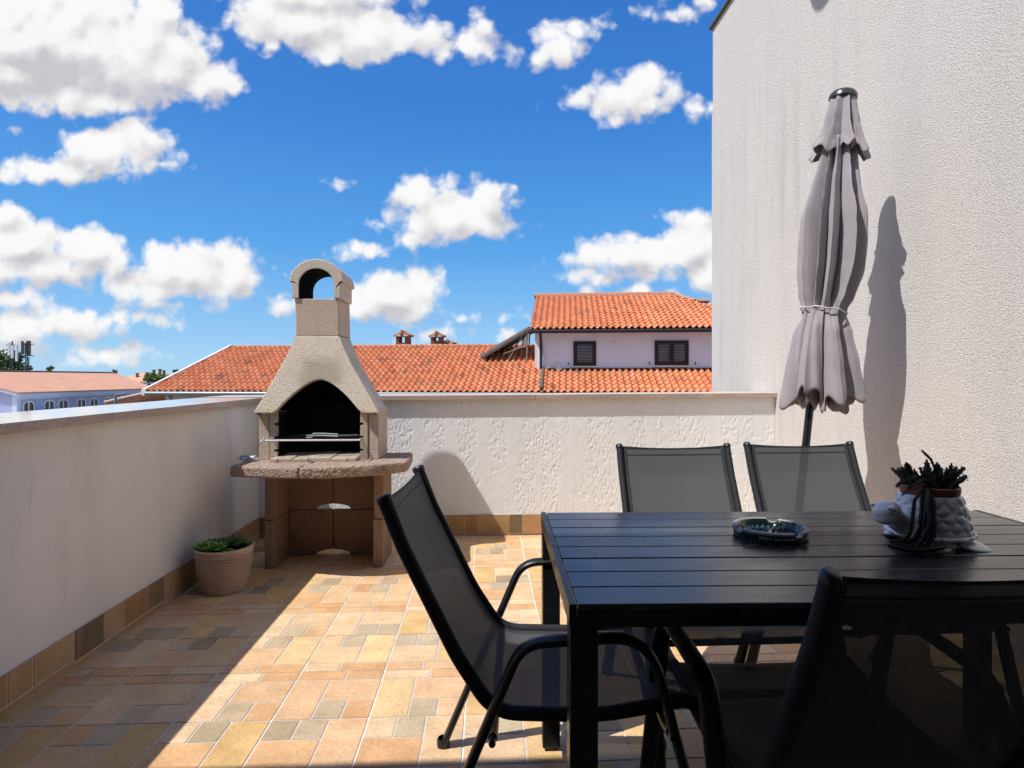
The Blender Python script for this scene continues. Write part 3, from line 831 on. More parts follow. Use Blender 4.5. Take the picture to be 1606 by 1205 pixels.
# ------------------------------------------------------------------ table
TA = R(-1.5)
TCX, TCY = .895, 1.491
TZ = .745
tb = thing('dining_table', 'black slatted garden dining table set among the mesh chairs', 'table', (TCX, TCY, 0), TA)
hw, hd = .7225, .39
mb = MB()
n = 8; gap = .005; pitch = (2 * hd - .004) / n
for k in range(n):
    y0 = -hd + .002 + k * pitch; mb.box(-hw + .017, hw - .017, y0, y0 + pitch - gap, TZ - .014, TZ - .0005 - .0004 * (k % 3))
build('tabletop', mb, M['slat'], tb, bevel=.002)
mb = MB()
for s in (-1, 1):
    mb.box(s * hw - (.015 if s > 0 else 0), s * hw + (.015 if s < 0 else 0), -hd, hd, TZ - .045, TZ)
    mb.box(-hw + .016, hw - .016, s * hd - (.022 if s > 0 else -.001), s * hd + (.022 if s < 0 else -.001), TZ - .046, TZ - .0145)
for x in (-.25, .25): mb.box(x - .015, x + .015, -hd + .024, hd - .024, TZ - .04, TZ - .0165)
build('frame', mb, M['tframe'], tb, bevel=.002)
for sx in (-1, 1):
    for sy in (-1, 1):
        mb = MB(); x = sx * (hw - .0285 - .0005); y = sy * (hd - .0285 - .0025)
        mb.box(x - .0275, x + .0275, y - .0275, y + .0275, .012, TZ - .0465 if True else 0)
        lg = build('leg', mb, M['tframe'], tb, bevel=.003)
        mb = MB(); mb.lathe([(.0, .0), (.022, .0), (.024, .003), (.024, .010), (.012, .0125)], 16, c=(x, y, 0)); build('foot', mb, M['blackplastic'], lg)

# ------------------------------------------------------------------ chairs
def make_chair():
    t = thing('garden_chair', '', 'chair', group='black mesh garden chairs')
    rp = fillet([(0, -.405, .900), (0, -.362, .79), (0, -.235, .535), (0, -.150, .405), (0, .10, .402), (0, .295, .440), (0, .335, .415)], [0, .5, .5, .11, .6, .045, 0], 8)
    rp = resample(rp, .02)
    L = [0]
    for i in range(1, len(rp)): L.append(L[-1] + (rp[i] - rp[i - 1]).length)
    # sling
    mb = MB(); rows = []; uvs = []; NU = 16
    for i, p in enumerate(rp):
        tt = (rp[min(i + 1, len(rp) - 1)] - rp[max(i - 1, 0)]).normalized(); nrm = Vector((0, -tt.z, tt.y)); row = []; ur = []
        k = min(1, L[i] / .12) * min(1, (L[-1] - L[i]) / .1)
        for j in range(NU + 1):
            u = -.222 + .444 * j / NU; e = 1 - (u / .222) ** 2
            sag = -.012 * e * (.35 + .65 * k)
            top = -.010 * e if i == 0 else 0
            q = p + nrm * (sag + .004) + Vector((u, 0, 0)) + (tt * (.010 * e) if i == 0 else Vector((0, 0, 0)))
            row.append(tuple(q)); ur.append((u, L[i]))
        rows.append(row); uvs.append(ur)
    mb.grid(rows, uvs=uvs)
    build('sling', mb, M['sling'], t, smooth=60, recalc=False)
    for s in (-1, 1):
        mb = MB(); mb.tube([p + Vector((s * .226, 0, 0)) for p in rp], .0125, 10, r2=.017, up=(1, 0, 0))
        rl = build('rail', mb, M['railtex'], t, smooth=60)
        mb = MB(); a = rp[0] + Vector((s * .226, 0, 0)); d = (rp[0] - rp[1]).normalized()
        mb.tube([a - d * .008, a + d * .003, a + d * .008], .0145, 10, r2=.019, up=(1, 0, 0), rfn=lambda q: 1 if q < .7 else .7)
        build('rail_cap', mb, M['blackplastic'], rl, smooth=50)
    for s in (-1, 1):
        pth = fillet([(s * .292, -.335, .006), (s * .282, -.085, .592), (s * .282, .195, .612), (s * .292, .355, .006)], [0, .085, .11, 0], 9)
        mb = MB(); mb.tube(resample(pth, .03), .0215, 14, r2=.0115, up=(1, 0, 0))
        lf = build('leg_frame', mb, M['frame'], t, smooth=60)
        for y in (-.336, .356):
            mb = MB(); mb.lathe([(.0, .0), (.02, 0), (.021, .02), (.0175, .028)], 12, c=(s * .292, y, 0)); build('foot_cap', mb, M['blackplastic'], lf, smooth=50)
    for (y, z) in ((-.150, .378), (.245, .395)):
        mb = MB(); mb.tube([(-.278, y, z), (-.23, y, z - .012), (.23, y, z - .012), (.278, y, z)], .011, 8, r2=.011); build('crossbar', mb, M['frame'], t, smooth=60)
        for s in (-1, 1):
            mb = MB(); mb.tube([(s * .268, y, z), (s * .302, y, z)], .008, 8); build('bolt', mb, M['blackplastic'], t)
    return t
chair = make_chair()
chair['label'] = 'black mesh garden chair at the left end of the table, seen from the side'
chair.location = (.185, 1.575, 0); chair.rotation_euler = (0, 0, R(-93.6))
dup(chair, (.782, 1.985, 0), R(180.5), 'black mesh garden chair behind the table, left one facing the camera')
dup(chair, (1.340, 2.03, 0), R(181), 'black mesh garden chair behind the table, in front of the closed parasol')
dup(chair, (.715, 1.205, 0), R(-.5), 'black mesh garden chair in the right foreground with its back to the camera')

# ------------------------------------------------------------------ parasol
LEAN = math.atan2(.298, 2.66)
um = thing('parasol', 'closed mauve parasol tied with cord, leaning beside the stucco wall', 'parasol', (1.583, 2.985, 0)); um.rotation_euler = (0, LEAN, R(2))
mb = MB(); mb.tube([(0, 0, .02), (0, 0, 2.62)], .0195, 16, cap=True); build('pole', mb, M['pole'], um, smooth=60)
mb = MB(); mb.lathe([(0, 0), (.22, 0), (.24, .02), (.23, .055), (.06, .075), (.035, .09), (.033, .34), (.0, .34)], 40)
b_ = build('base', mb, M['basec'], um, smooth=40); b_.rotation_euler = (0, -LEAN, 0)
def canopy(name, prof, nl, nl2, seed, hem=.0, twist=.0, N=160, hemcurl=0, sharp=.6, mat='cloth', sub=40):
    rg = random.Random(seed); ph = [rg.uniform(-.16, .16) for _ in range(nl)]; am = [rg.uniform(.55, 1.25) for _ in range(nl)]; hz = [rg.uniform(-1, 1) for _ in range(nl)]
    mb = MB(); rows = []
    zs = [prof[0][0] + (prof[-1][0] - prof[0][0]) * i / sub for i in range(sub + 1)]
    for z in zs:
        for q in range(len(prof) - 1):
            if (prof[q][0] - z) * (prof[q + 1][0] - z) <= 0:
                t = (z - prof[q][0]) / (prof[q + 1][0] - prof[q][0]); t = t * t * (3 - 2 * t) * .5 + t * .5
                r_ = prof[q][1] + (prof[q + 1][1] - prof[q][1]) * t; ox = prof[q][2] + (prof[q + 1][2] - prof[q][2]) * t; dp = prof[q][3] + (prof[q + 1][3] - prof[q][3]) * t; break
        row = []
        tl = (zs[0] - z) / (zs[0] - zs[-1])
        for j in range(N):
            a = 2 * PI * j / N; f = a / (2 * PI) * nl + twist * (1 - tl) + .05 * math.sin(z * 4 + seed)
            k = int(math.floor(f)) % nl; u = f - math.floor(f)
            u2 = min(1, max(0, u + ph[k] * math.sin(PI * u) * (1 + .6 * math.sin(z * 4 + k))))
            lobe = .75 * (1 - abs(2 * u2 - 1)) ** .85 + .25 * abs(math.sin(PI * u2)) ** sharp
            if nl2:
                f3 = a / (2 * PI) * nl2 + .35; k3 = int(math.floor(f3)) % nl; u3 = f3 - math.floor(f3); l3 = (.7 * (1 - abs(2 * u3 - 1)) ** .8 + .3 * abs(math.sin(PI * u3)) ** sharp) * (.8 + .2 * am[k3])
                wb = min(1, max(0, (1.60 - z) / .16)); lobe = lobe * (1 - wb) + l3 * wb   # other folds below the cord
                if wb > .5: k = k3; u = u3
            second = .10 * math.sin(2 * PI * u2 * 2 + z * 3 + k) * dp
            w = 1 - dp * (1 - lobe) * am[k] + second * .5
            w += .04 * mnoise.noise(Vector((math.cos(a) * 3, math.sin(a) * 3, z * 3 + seed)))
            rr = r_ * w
            zz_ = z
            if hem and tl > .6: zz_ += hem * ((tl - .6) / .4) * (hz[k] * math.sin(PI * u) + .35 * math.sin(4 * PI * u + k))
            aa = a + .35 / nl * math.sin(2 * PI * u2) * dp * (1 + hemcurl * max(0, tl - .5) * 2)
            row.append((ox + rr * math.cos(aa), rr * math.sin(aa), zz_))
        rows.append(row)
    mb.grid(rows, True)
    o = build(name, mb, M[mat], um, smooth=75)
    sd = o.modifiers.new('thick', 'SOLIDIFY'); sd.thickness = .0025; sd.offset = -1
    return o
# profile entries: z, radius, x offset, fold depth
canopy('canopy', [(2.44, .080, .004, .30), (2.335, .096, .010, .46), (2.20, .120, .010, .50), (2.04, .160, .018, .50), (1.90, .164, .026, .52), (1.767, .158, .030, .54), (1.62, .130, .024, .54), (1.555, .110, .020, .42), (1.525, .109, .020, .36), (1.42, .138, .024, .38), (1.25, .176, .040, .46), (1.10, .202, .056, .54), (1.075, .201, .058, .56)], 11, 7, 3, hem=.06, twist=.3, N=330, hemcurl=1.4, sub=80, sharp=.55)
canopy('inner_folds', [(1.52, .07, .02, .5), (1.35, .10, .03, .55), (1.10, .135, .052, .6), (1.05, .14, .056, .62)], 11, 0, 9, hem=.04, N=220, hemcurl=1.5, sub=24)
canopy('top_vent', [(2.672, .058, .0, .12), (2.63, .070, .0, .30), (2.53, .090, .004, .48), (2.45, .114, .008, .54), (2.375, .150, .010, .56)], 9, 0, 5, hem=.035, N=260, hemcurl=1.4, sub=30, sharp=.5)
mb = MB(); mb.lathe([(0, 2.705), (.03, 2.704), (.055, 2.695), (.066, 2.68), (.068, 2.66), (.060, 2.65), (.02, 2.645)], 32); build('top_cap', mb, M['capgrey'], um, smooth=40)
mb = MB()
for off in (0,):
    mb.tube([(.02 + .109 * math.cos(t) * (1 + .03 * math.sin(5 * t)), .109 * math.sin(t) * (1 + .03 * math.cos(4 * t)), 1.540 - .010 * math.cos(t) + .003 * math.sin(7 * t)) for t in [2 * PI * i / 48 for i in range(49)]], .0038, 6)
build('tie_cord', mb, M['cord'], um, smooth=60)

# ------------------------------------------------------------------ ashtray
at = thing('ashtray', 'round dark green glass ashtray with silver rim on the table', 'ashtray', (1.205 * .672, 1.632, TZ), TA)
at.location = (.788, 1.585, TZ); at.scale = (1, 1, .86)
mb = MB()
notch = (R(-68), R(62), R(190))
def nfn(r, z, a):
    if z > .020 and r > .06:
        for q in notch:
            d = abs((a - q + PI) % (2 * PI) - PI)
            if d < .16: return r, z - .011 * (1 - (d / .16) ** 4)
    return r, z
mb.setm(0).lathe([(0, .001), (.080, .001), (.092, .004), (.0965, .010), (.0985, .026)], 120, fn=nfn)
mb.setm(1).lathe([(.0985, .026), (.0975, .0315), (.094, .034), (.087, .034), (.0835, .031)], 120, fn=nfn)
mb.setm(0).lathe([(.0835, .031), (.079, .020), (.074, .0095), (.0, .008)], 120, fn=nfn)
build('bowl', mb, [M['ashglass'], M['ashrim']], at, smooth=40)
mb = MB()
for rr, cnt in ((.064, 26), (.05, 20), (.036, 14), (.022, 8)):
    for k in range(cnt):
        a = 2 * PI * k / cnt; c = Vector((rr * math.cos(a), rr * math.sin(a), .0085)); s = .0068
        n = mb.add([tuple(c + Vector((s * math.cos(a + q), s * math.sin(a + q), 0))) for q in (0, PI / 2, PI, 3 * PI / 2)] + [tuple(c + Vector((0, 0, .009)))])
        for i in range(4): mb.face([n + i, n + (i + 1) % 4, n + 4])
build('faceted_floor', mb, M['ashstud'], at)
mb = MB()
for k in range(60):
    a = 2 * PI * k / 60; mb.ellipsoid((.093 * math.cos(a), .093 * math.sin(a), .0035), (.0032, .0032, .0022), 6, 4)
build('foot_beads', mb, M['ashrim'], at, smooth=60)
# curved lettering: text bent round the band
def curved_text(s, rad, zc, size, a_mid, mat, parent, dirn=1):
    cu = bpy.data.curves.new('lettering', 'FONT'); cu.body = s; cu.size = size; cu.align_x = 'CENTER'; cu.align_y = 'CENTER'; cu.space_character = 1.12; cu.offset = .0001; cu.resolution_u = 2
    tmp = bpy.data.objects.new('lettering_tmp', cu); COL.objects.link(tmp)
    dg = bpy.context.evaluated_depsgraph_get(); me = bpy.data.meshes.new_from_object(tmp.evaluated_get(dg))
    bpy.data.objects.remove(tmp); bpy.data.curves.remove(cu)
    for v in me.vertices:
        a = a_mid + v.co.x / rad; r_ = rad; v.co = (r_ * math.cos(a), r_ * math.sin(a), zc + v.co.y)
    me.materials.clear(); me.materials.append(mat); me.name = 'lettering'
    o = bpy.data.objects.new('lettering', me); COL.objects.link(o); o.parent = parent; return o
lt = curved_text('FILTER CIGARETTES', .0989, .0165, .0098, R(-103), M['white'], at)

# ------------------------------------------------------------------ turtle planter
tt_ = thing('turtle_planter', 'white ceramic turtle planter with trailing spiky succulent on the table', 'planter', (1.186, 1.512, TZ), R(194)); tt_.scale = (.94, .94, .94)
# local +x = head direction
mb = MB()
rg = random.Random(4)
cells = []
for ring_, (zc, cnt) in enumerate(((.036, 17), (.058, 16), (.080, 15), (.101, 14), (.120, 13))):
    for k in range(cnt): cells.append((2 * PI * (k + .5 * (ring_ % 2)) / cnt + rg.uniform(-.08, .08), zc + rg.uniform(-.003, .003)))
def shell(r, z, a):
    if not (.026 < z < .131) or r < .06: return r, z
    d = sorted(math.hypot(((a - c[0] + PI) % (2 * PI) - PI) * .085, (z - c[1])) for c in cells)[:2]
    e = max(0, min(1, (d[1] - d[0]) / .016)); return r + .0042 * (e * e * (3 - 2 * e)) - .0025, z
prof = [(.0, .020), (.080, .020), (.100, .022), (.107, .027), (.106, .031), (.101, .034)] + [(.100 - .026 * ((z - .034) / .1) ** 1.3, z) for z in [.034 + .1 * i / 40 for i in range(41)]] + [(.070, .137), (.066, .136), (.064, .128), (.064, .09), (0, .088)]
rows = []
NL = 150
for (r_, z) in prof:
    row = []
    for j in range(NL):
        a = 2 * PI * j / NL; q, zz_ = shell(r_, z, a); row.append((q * math.cos(a) * 1.08, q * math.sin(a) * .98, zz_))
    rows.append(row)
mb.grid(rows, True)
build('shell', mb, M['ceramic'], tt_, smooth=60)
mb = MB()
mb.ellipsoid((0, 0, .022), (.102, .09, .018), 24, 12)
mb.tube([(.06, .0, .034), (.10, .004, .052), (.145, .010, .080)], .031, 14, rfn=lambda q: 1 - .12 * q)
mb.ellipsoid((.170, .014, .098), (.036, .033, .031), 24, 16)
mb.ellipsoid((.182, .016, .084), (.029, .030, .020), 20, 12)
mb.ellipsoid((.188, .016, .098), (.023, .027, .019), 20, 12)
mb.ellipsoid((.185, .040, .110), (.011, .009, .009), 12, 8); mb.ellipsoid((.189, -.009, .110), (.011, .009, .009), 12, 8)
def flipper(cx_, cy_, ang, L, W):
    mt = Matrix.Translation((cx_, cy_, .014)) @ Matrix.Rotation(ang, 4, 'Z') @ Matrix.Rotation(R(14), 4, 'Y')
    rows = []
    for i in range(15):
        t = i / 14; w = W * math.sin(PI * min(.97, .22 + t * .72)) ** .8; th = .013 * (1 - .55 * t)
        rows.append([tuple(mt @ Vector((L * t, w * math.cos(q), th * math.sin(q)))) for q in [2 * PI * m / 16 for m in range(16)]])
    st = mb.grid(rows, True); mb.face([st + j for j in range(16)][::-1]); mb.face([st + 14 * 16 + j for j in range(16)])
flipper(-.035, .055, R(112), .075, .050); flipper(.045, .050, R(60), .055, .034); flipper(-.04, -.055, R(-120), .07, .040); flipper(.035, -.055, R(-75), .05, .034)
mb.tube([(-.085, 0, .026), (-.115, .0, .022), (-.150, .004, .012)], .020, 12, rfn=lambda q: 1 - .8 * q)
bo = build('body', mb, M['ceramic'], tt_, smooth=60)
rm = bo.modifiers.new('remesh', 'REMESH'); rm.mode = 'VOXEL'; rm.voxel_size = .0026; rm.use_smooth_shade = True
sm = bo.modifiers.new('smooth', 'SMOOTH'); sm.iterations = 6; sm.factor = .5
mb = MB()
for (x, y, z) in ((.1995, .041, .1125), (.2035, -.008, .1125)): mb.ellipsoid((x - .006, y, z), (.0045, .0045, .0035), 10, 8)
mb.tube([(.196, .042, .087), (.2075, .030, .0895), (.2115, .016, .0905), (.208, -.001, .0895), (.198, -.012, .087)], .0012, 6)
build('face_line', mb, mat_simple('grey_glaze_line', (.42, .43, .48), .4), tt_, smooth=60)
mb = MB(); mb.lathe([(.060, .09), (.066, .137), (.0705, .139), (.0725, .146), (.0725, .158), (.0700, .160), (.068, .155), (.064, .148)], 40); build('inner_pot', mb, M['terracotta'], tt_, smooth=40)
mb = MB(); mb.lathe([(.066, .147), (0, .152)], 20); build('soil', mb, M['soil'], tt_)
def stem(path, r, col, teeth=True):
    mb = MB(); P = resample(path, .006); m = len(P); mb.setc(col)
    rows = []; prev = Vector((0, 0, 1))
    for i, p in enumerate(P):
        t = (P[min(i + 1, m - 1)] - P[max(i - 1, 0)]).normalized()
        a = prev - t * prev.dot(t)
        if a.length < 1e-3: a = Vector((1, 0, 0)) - t * t.x
        a.normalize(); b = t.cross(a); prev = a
        k = (1 if i < m - 2 else .55)
        rows.append([tuple(p + (a * math.cos(q) + b * math.sin(q)) * r * k * (1.15 if s % 2 == 0 else .72)) for s, q in enumerate([2 * PI * e / 8 for e in range(8)])])
        if teeth and i % 2 == 0 and i < m - 1:
            for q in (0, PI / 2, PI, 3 * PI / 2):
                d = a * math.cos(q) + b * math.sin(q); c = p + d * r * .9
                n = mb.add([tuple(c + t * r * .55), tuple(c - t * r * .55 + b * 0), tuple(c + d * r * 1.0 + t * r * .55), tuple(c + t.cross(d) * r * .4), tuple(c - t.cross(d) * r * .4)])
                mb.face([n, n + 3, n + 2]); mb.face([n + 3, n + 1, n + 2]); mb.face([n + 1, n + 4, n + 2]); mb.face([n + 4, n, n + 2])
    st = mb.grid(rows, True); mb.face([st + j for j in range(8)][::-1]); mb.face([st + (m - 1) * 8 + j for j in range(8)])
    return build('stem', mb, M['stem'], tt_, recalc=True)
DG = [(.028, .040, .018), (.022, .030, .016), (.04, .05, .022), (.035, .028, .020)]
PB = [(.045, .022, .024), (.035, .018, .020), (.055, .035, .030)]
for k in range(30):
    a = U(0, 2 * PI); r0 = .055 * math.sqrt(U(.02, 1)); h = U(.035, .075)
    x, y = r0 * math.cos(a), r0 * math.sin(a); lx, ly = x * U(.2, .7) + U(-.01, .01) - .006, y * U(.2, .7) + U(-.01, .01)
    stem([(x, y, .145), (x + lx * .5, y + ly * .5, .150 + h * .55), (x + lx * 1.2, y + ly * 1.2, .150 + h)], U(.0042, .0058), rnd.choice(DG))
stem([(-.02, .02, .15), (.0, .02, .20), (.02, .02, .235), (.055, .02, .262)], .0034, (.035, .028, .02))
stem([(-.055, 0, .15), (-.075, .01, .18), (-.092, .01, .20)], .0055, (.025, .035, .018))
stem([(-.03, .0, .15), (-.038, .0, .2), (-.028, .0, .222)], .0052, (.022, .032, .016)); stem([(-.05, .01, .15), (-.055, .01, .19), (-.052, .01, .208)], .0055, (.022, .03, .018))
for (y, z, e, c_) in ((.012, .180, .150, 0), (.03, .170, .135, 1), (-.01, .168, .125, 0)):   # reaching over the head
    stem([(.01, y, .155), (.06, y, z + .012), (.10, y + .01, z + .006), (e, y + .012, z - .008)], .0040, PB[c_])
stem([(.03, .02, .155), (.07, .04, .172), (.12, .05, .166), (.165, .052, .150)], .0036, PB[2])
rg = random.Random(21)
for i in range(9):
    x1 = .082 + .0075 * i + rg.uniform(-.004, .004); y1 = .062 + .012 * ((i * 5) % 4) + rg.uniform(-.004, .004)
    a = (.045 + rg.uniform(-.01, .01), .03 + rg.uniform(-.01, .012)); k = rg.uniform(.9, 1.12); w1 = rg.uniform(-.010, .010)
    zt_ = rg.uniform(.155, .166); zb__ = .016 + .006 * (i % 3)
    stem(fillet([(a[0], a[1], .150), (.068, .046, zt_), (x1 * .86, y1 * .86, .135), (x1 + w1, y1 + .004, .085), (x1 + .010 - w1 * .6, y1 + .002, .045), (x1 + .026, y1 - .006, zb__), (x1 + .055 * k, y1 - .022, zb__ - .005)], [0, .03, .03, .04, .03, .02, 0], 5), rg.uniform(.0034, .0046), PB[i % 3])
for i in range(9):
    x0 = .09 + .009 * i; y0 = .078 + .008 * (i % 3); z0_ = .008 + .005 * (i % 3)
    stem(fillet([(x0 - .03, y0 + .010, z0_), (x0, y0 + .014, z0_ + .002), (x0 + .03, y0 + .002, z0_ + .001), (x0 + .052 + .003 * i, y0 - .022, z0_ + .010)], [0, .03, .03, 0], 5), rg.uniform(.0034, .0044), PB[(i * 2) % 3])

# ------------------------------------------------------------------ neighbouring houses
PHI = R(8)
HO = (1.873, 19.53, 0)
TILEC = [(.65, .245, .115), (.62, .225, .10), (.67, .265, .13), (.59, .205, .092), (.67, .285, .145), (.64, .255, .125)]
def roof_tiles(mb, a0, a1, b0, b1, z0, m, keep=None, pitch=.22, row=.335, old=0):
    ct, st_ = 1 / math.sqrt(1 + m * m), m / math.sqrt(1 + m * m)
    Ls = (b1 - b0) / ct; nr = math.ceil(Ls / row); nc = math.ceil((a1 - a0) / pitch)
    prof = [(0, .0), (.06, .030), (.16, .058), (.31, .074), (.46, .058), (.56, .030), (.62, .004), (.81, -.012), (1.0, .0)]
    def P(a, s, h): b = b0 + s * ct; return (a, b - h * st_, z0 + (b - b0) * m + h * ct)
    for r_ in range(nr):
        for c_ in range(nc):
            ac = a0 + (c_ + .5) * pitch; sc_ = (r_ + .5) * row
            if keep and not keep(ac, b0 + sc_ * ct): continue
            col = rnd.choice(TILEC); k = U(.9, 1.1)
            if old and rnd.random() < old: col = tuple(x * y for x, y in zip(col, (.62, .72, .8)))
            mb.setc(tuple(x * k for x in col))
            j = U(-.006, .006); s0, s1 = r_ * row - .05 + j, min((r_ + 1) * row, Ls)
            lo = [P(a0 + (c_ + u) * pitch, s0, h + .042) for u, h in prof]; hi = [P(a0 + (c_ + u) * pitch, s1, h) for u, h in prof]
            lip = [P(a0 + (c_ + u) * pitch, s0, h + .004) for u, h in prof]
            n = mb.add(lip + lo + hi); q = len(prof)
            for i in range(q - 1):
                mb.face([n + q + i, n + q + i + 1, n + 2 * q + i + 1, n + 2 * q + i]); mb.face([n + i, n + i + 1, n + q + i + 1, n + q + i])
def ridge_tiles(mb, p0, p1, r=.11, step=.40):
    p0, p1 = Vector(p0), Vector(p1); L = (p1 - p0).length; n = max(1, round(L / step)); d = (p1 - p0) / n
    for i in range(n):
        a = p0 + d * i - d * .03; b = p0 + d * (i + 1)
        mb.tube([a, a.lerp(b, .12), b], r, 10, rfn=lambda q: 1.12 - .12 * q)
lh = thing('tiled_house', 'long low neighbour house with weathered orange tiled roof and brick chimneys', 'house', HO, -PHI)
Z0, SL = .70, .404
mb = MB()
roof_tiles(mb, -14.0, -.02, 0, 4.42, Z0, SL, keep=lambda a, b: a > -14.03 + .12 * b and not (b > 2.05 and a > -.25), old=.06)
mb.setm(1).setc((.3, .1, .06)); n = mb.add([(-14.0, .05, Z0 - .08), (-.02, .05, Z0 - .08), (-.02, 4.42, Z0 + 4.42 * SL - .10), (-13.5, 4.42, Z0 + 4.42 * SL - .10), (-.02, 9, Z0 - .1), (-14, 9, Z0 - .1)])
mb.face([n, n + 1, n + 2, n + 3]); mb.face([n + 3, n + 2, n + 4, n + 5])
rf = build('roof', mb, [M['rooftile'], M['shutter']], lh, smooth=50, recalc=False)
mb = MB(); mb.setm(0); ridge_tiles(mb, (-13.55, 4.46, 2.47), (-.45, 4.46, 2.47)); mb.setm(1).box(-13.5, -.45, 4.33, 4.40, 2.34, 2.47)
build('ridge_tiles', mb, [M['ridge'], M['mortar']], rf, smooth=50)
mb = MB(); mb.prism([(-14.16, 0), (-14.02, 0), (-13.50, 4.4), (-13.62, 4.4)], 'z', 0, 0)
mb = MB(); n = mb.add([(-14.19, -.08, .76), (-14.02, -.08, .80), (-13.46, 4.42, 2.62), (-13.63, 4.42, 2.58), (-14.17, -.08, .56), (-14.03, -.08, .56), (-13.5, 4.42, 2.36), (-13.63, 4.42, 2.36)])
for q in ((0, 1, 2, 3), (0, 4, 5, 1), (0, 3, 7, 4), (1, 5, 6, 2), (2, 6, 7, 3), (4, 7, 6, 5)): mb.face([n + i for i in q])
build('verge', mb, M['whitewall'], rf)
mb = MB(); mb.tube([(-14.0, -.10, .63), (.0, -.10, .625)], .075, 10); 
for k in range(12): mb.box(-13.2 + k * 1.1, -13.17 + k * 1.1, -.185, -.02, .57, .66)
build('gutter', mb, M['greymetal'], lh, smooth=40)
mb = MB(); mb.box(-13.35, -.02, .42, 8.6, -7, .80); n = mb.add([(-13.35, .42, .80), (-13.35, 8.6, .80), (-13.2, 4.42, 2.36)]); mb.face([n, n + 1, n + 2])
build('wall', mb, M['cream'], lh)
mb = MB(); n = mb.add([(-13.6, .35, .56), (-13.5, .35, .56), (-13.25, .35, .1), (-13.5, .35, .1), (-13.6, .45, .56), (-13.5, .45, .56), (-13.25, .45, .1), (-13.5, .45, .1)])
for q in ((0, 1, 2, 3), (4, 7, 6, 5), (0, 3, 7, 4), (1, 5, 6, 2)): mb.face([n + i for i in q])
build('bracket', mb, M['whitewall'], lh)
def chimney(a, b, z0, ze, zt_, w, hid=False):
    mb = MB(); h = w * .5; mb.setm(0); zo = ze - (ze - z0) * .42 if not hid else z0
    if not hid: mb.box(a - h, a + h, b - h * .8, b + h * .8, z0 - .6, zo)
    for x in (-1, 0, 1):
        if x == 0: continue
        mb.box(a + x * h - (.16 if x > 0 else 0), a + x * h + (.16 if x < 0 else 0), b - h * .8, b + h * .8, zo, ze)
    c = build('chimney', mb, M['brick'], rf)
    mb = MB(); e = w * .60; t = zt_
    mb.setm(0); mb.prism([(a - e * .85, ze), (a + e * .85, ze), (a + e * .85, ze + .04), (a, t - .08), (a - e * .85, ze + .04)], 'y', b - h * 1.15, b + h * .9)
    mb.setm(1)
    for s in (-1, 1):
        d = Vector((e * s * 1.1, 0, ze + .01 - t)); 
        for k in range(3):
            yy = b - h * .7 + h * .85 * k
            mb.tube([(a, yy, t - .03), (a + e * s * 1.12, yy, ze + .045)], .055, 8, r2=.055)
    mb.tube([(a, b - h * 1.2, t), (a, b + h * 1.25, t)], .05, 8)
    mb.setm(2); mb.ellipsoid((a, b - h * 1.15, (ze + t) / 2 - .02), (.075, .03, .075), 10, 6)
    build('chimney_cap', mb, [M['capstone'], M['ridge'], M['brick']], c, smooth=40)
chimney(-6.24, 5.5, 2.35, 2.98, 3.21, .56); chimney(-4.76, 5.6, 2.55, 2.95, 3.17, .50); chimney(-4.33, 5.9, 2.45, 2.66, 2.83, .48, True)

th2 = thing('two_storey_house', 'shade-tinted lilac upper storey house with dark shutters and bright orange tiled roof', 'house', HO, -PHI)
mb = MB(); roof_tiles(mb, .06, 9.0, 0, 2.0, Z0, SL, pitch=.22, old=.02)
n = mb.add([(.06, .05, Z0 - .08), (9, .05, Z0 - .08), (9, 2, Z0 + 2 * SL - .1), (.06, 2, Z0 + 2 * SL - .1)]); mb.setm(1); mb.face([n, n + 1, n + 2, n + 3])
build('skirt_roof', mb, [M['rooftile'], M['shutter']], th2, smooth=50, recalc=False)
mb = MB()
ze, zs_ = 2.93, .41
roof_tiles(mb, -.44, 10, 1.33, 5.55, ze, zs_, keep=lambda a, b: a < 5.35 + (5.55 - b) * .72, pitch=.22, old=.02)
zr = ze + (5.55 - 1.33) * zs_
mb.setm(1).setc((.3, .1, .06)); n = mb.add([(-.42, 1.38, ze - .08), (8.2, 1.38, ze - .08), (5.35, 5.55, zr - .1), (-.42, 5.55, zr - .1), (8.2, 9.8, ze - .08), (-.42, 9.8, ze - .08)])
mb.face([n, n + 1, n + 2, n + 3]); mb.face([n + 3, n + 2, n + 4, n + 5]); mb.face([n + 1, n + 4, n + 2])
ur = build('roof', mb, [M['rooftile'], M['shutter']], th2, smooth=50, recalc=False)
mb = MB(); mb.setm(0); ridge_tiles(mb, (-.5, 5.58, zr + .04), (5.35, 5.58, zr + .04)); ridge_tiles(mb, (5.38, 5.5, zr + .02), (6.0, 4.6, zr - .36), .06); ridge_tiles(mb, (6.05, 4.55, zr - .40), (6.55, 4.55, zr - .40), .09)
mb.setm(1).box(-.45, 5.3, 5.44, 5.52, zr - .09, zr + .04)
build('ridge_tiles', mb, [M['ridge'], M['mortar']], ur, smooth=50)
mb = MB(); mb.box(-.46, 8.3, 1.40, 1.46, ze - .15, ze - .005); mb.tube([(-.48, 1.32, ze - .085), (8.3, 1.32, ze - .085)], .07, 10)
n = mb.add([(-.47, 1.35, ze - .10), (-.44, 1.35, ze + .03), (-.44, 5.5, zr + .03), (-.47, 5.5, zr - .1)]); mb.face([n, n + 1, n + 2, n + 3])
build('gutter', mb, M['darkmetal'], th2, smooth=40)
mb = MB(); mb.box(-.16, 8, 1.92, 9, -7, ze + .15)
wl = build('wall', mb, M['lavender_shade'], th2)
mb = MB(); mb.box(-.30, -.162, 1.95, 9, 1.2, ze + .12); build('corner_pier', mb, M['whitewall'], th2)
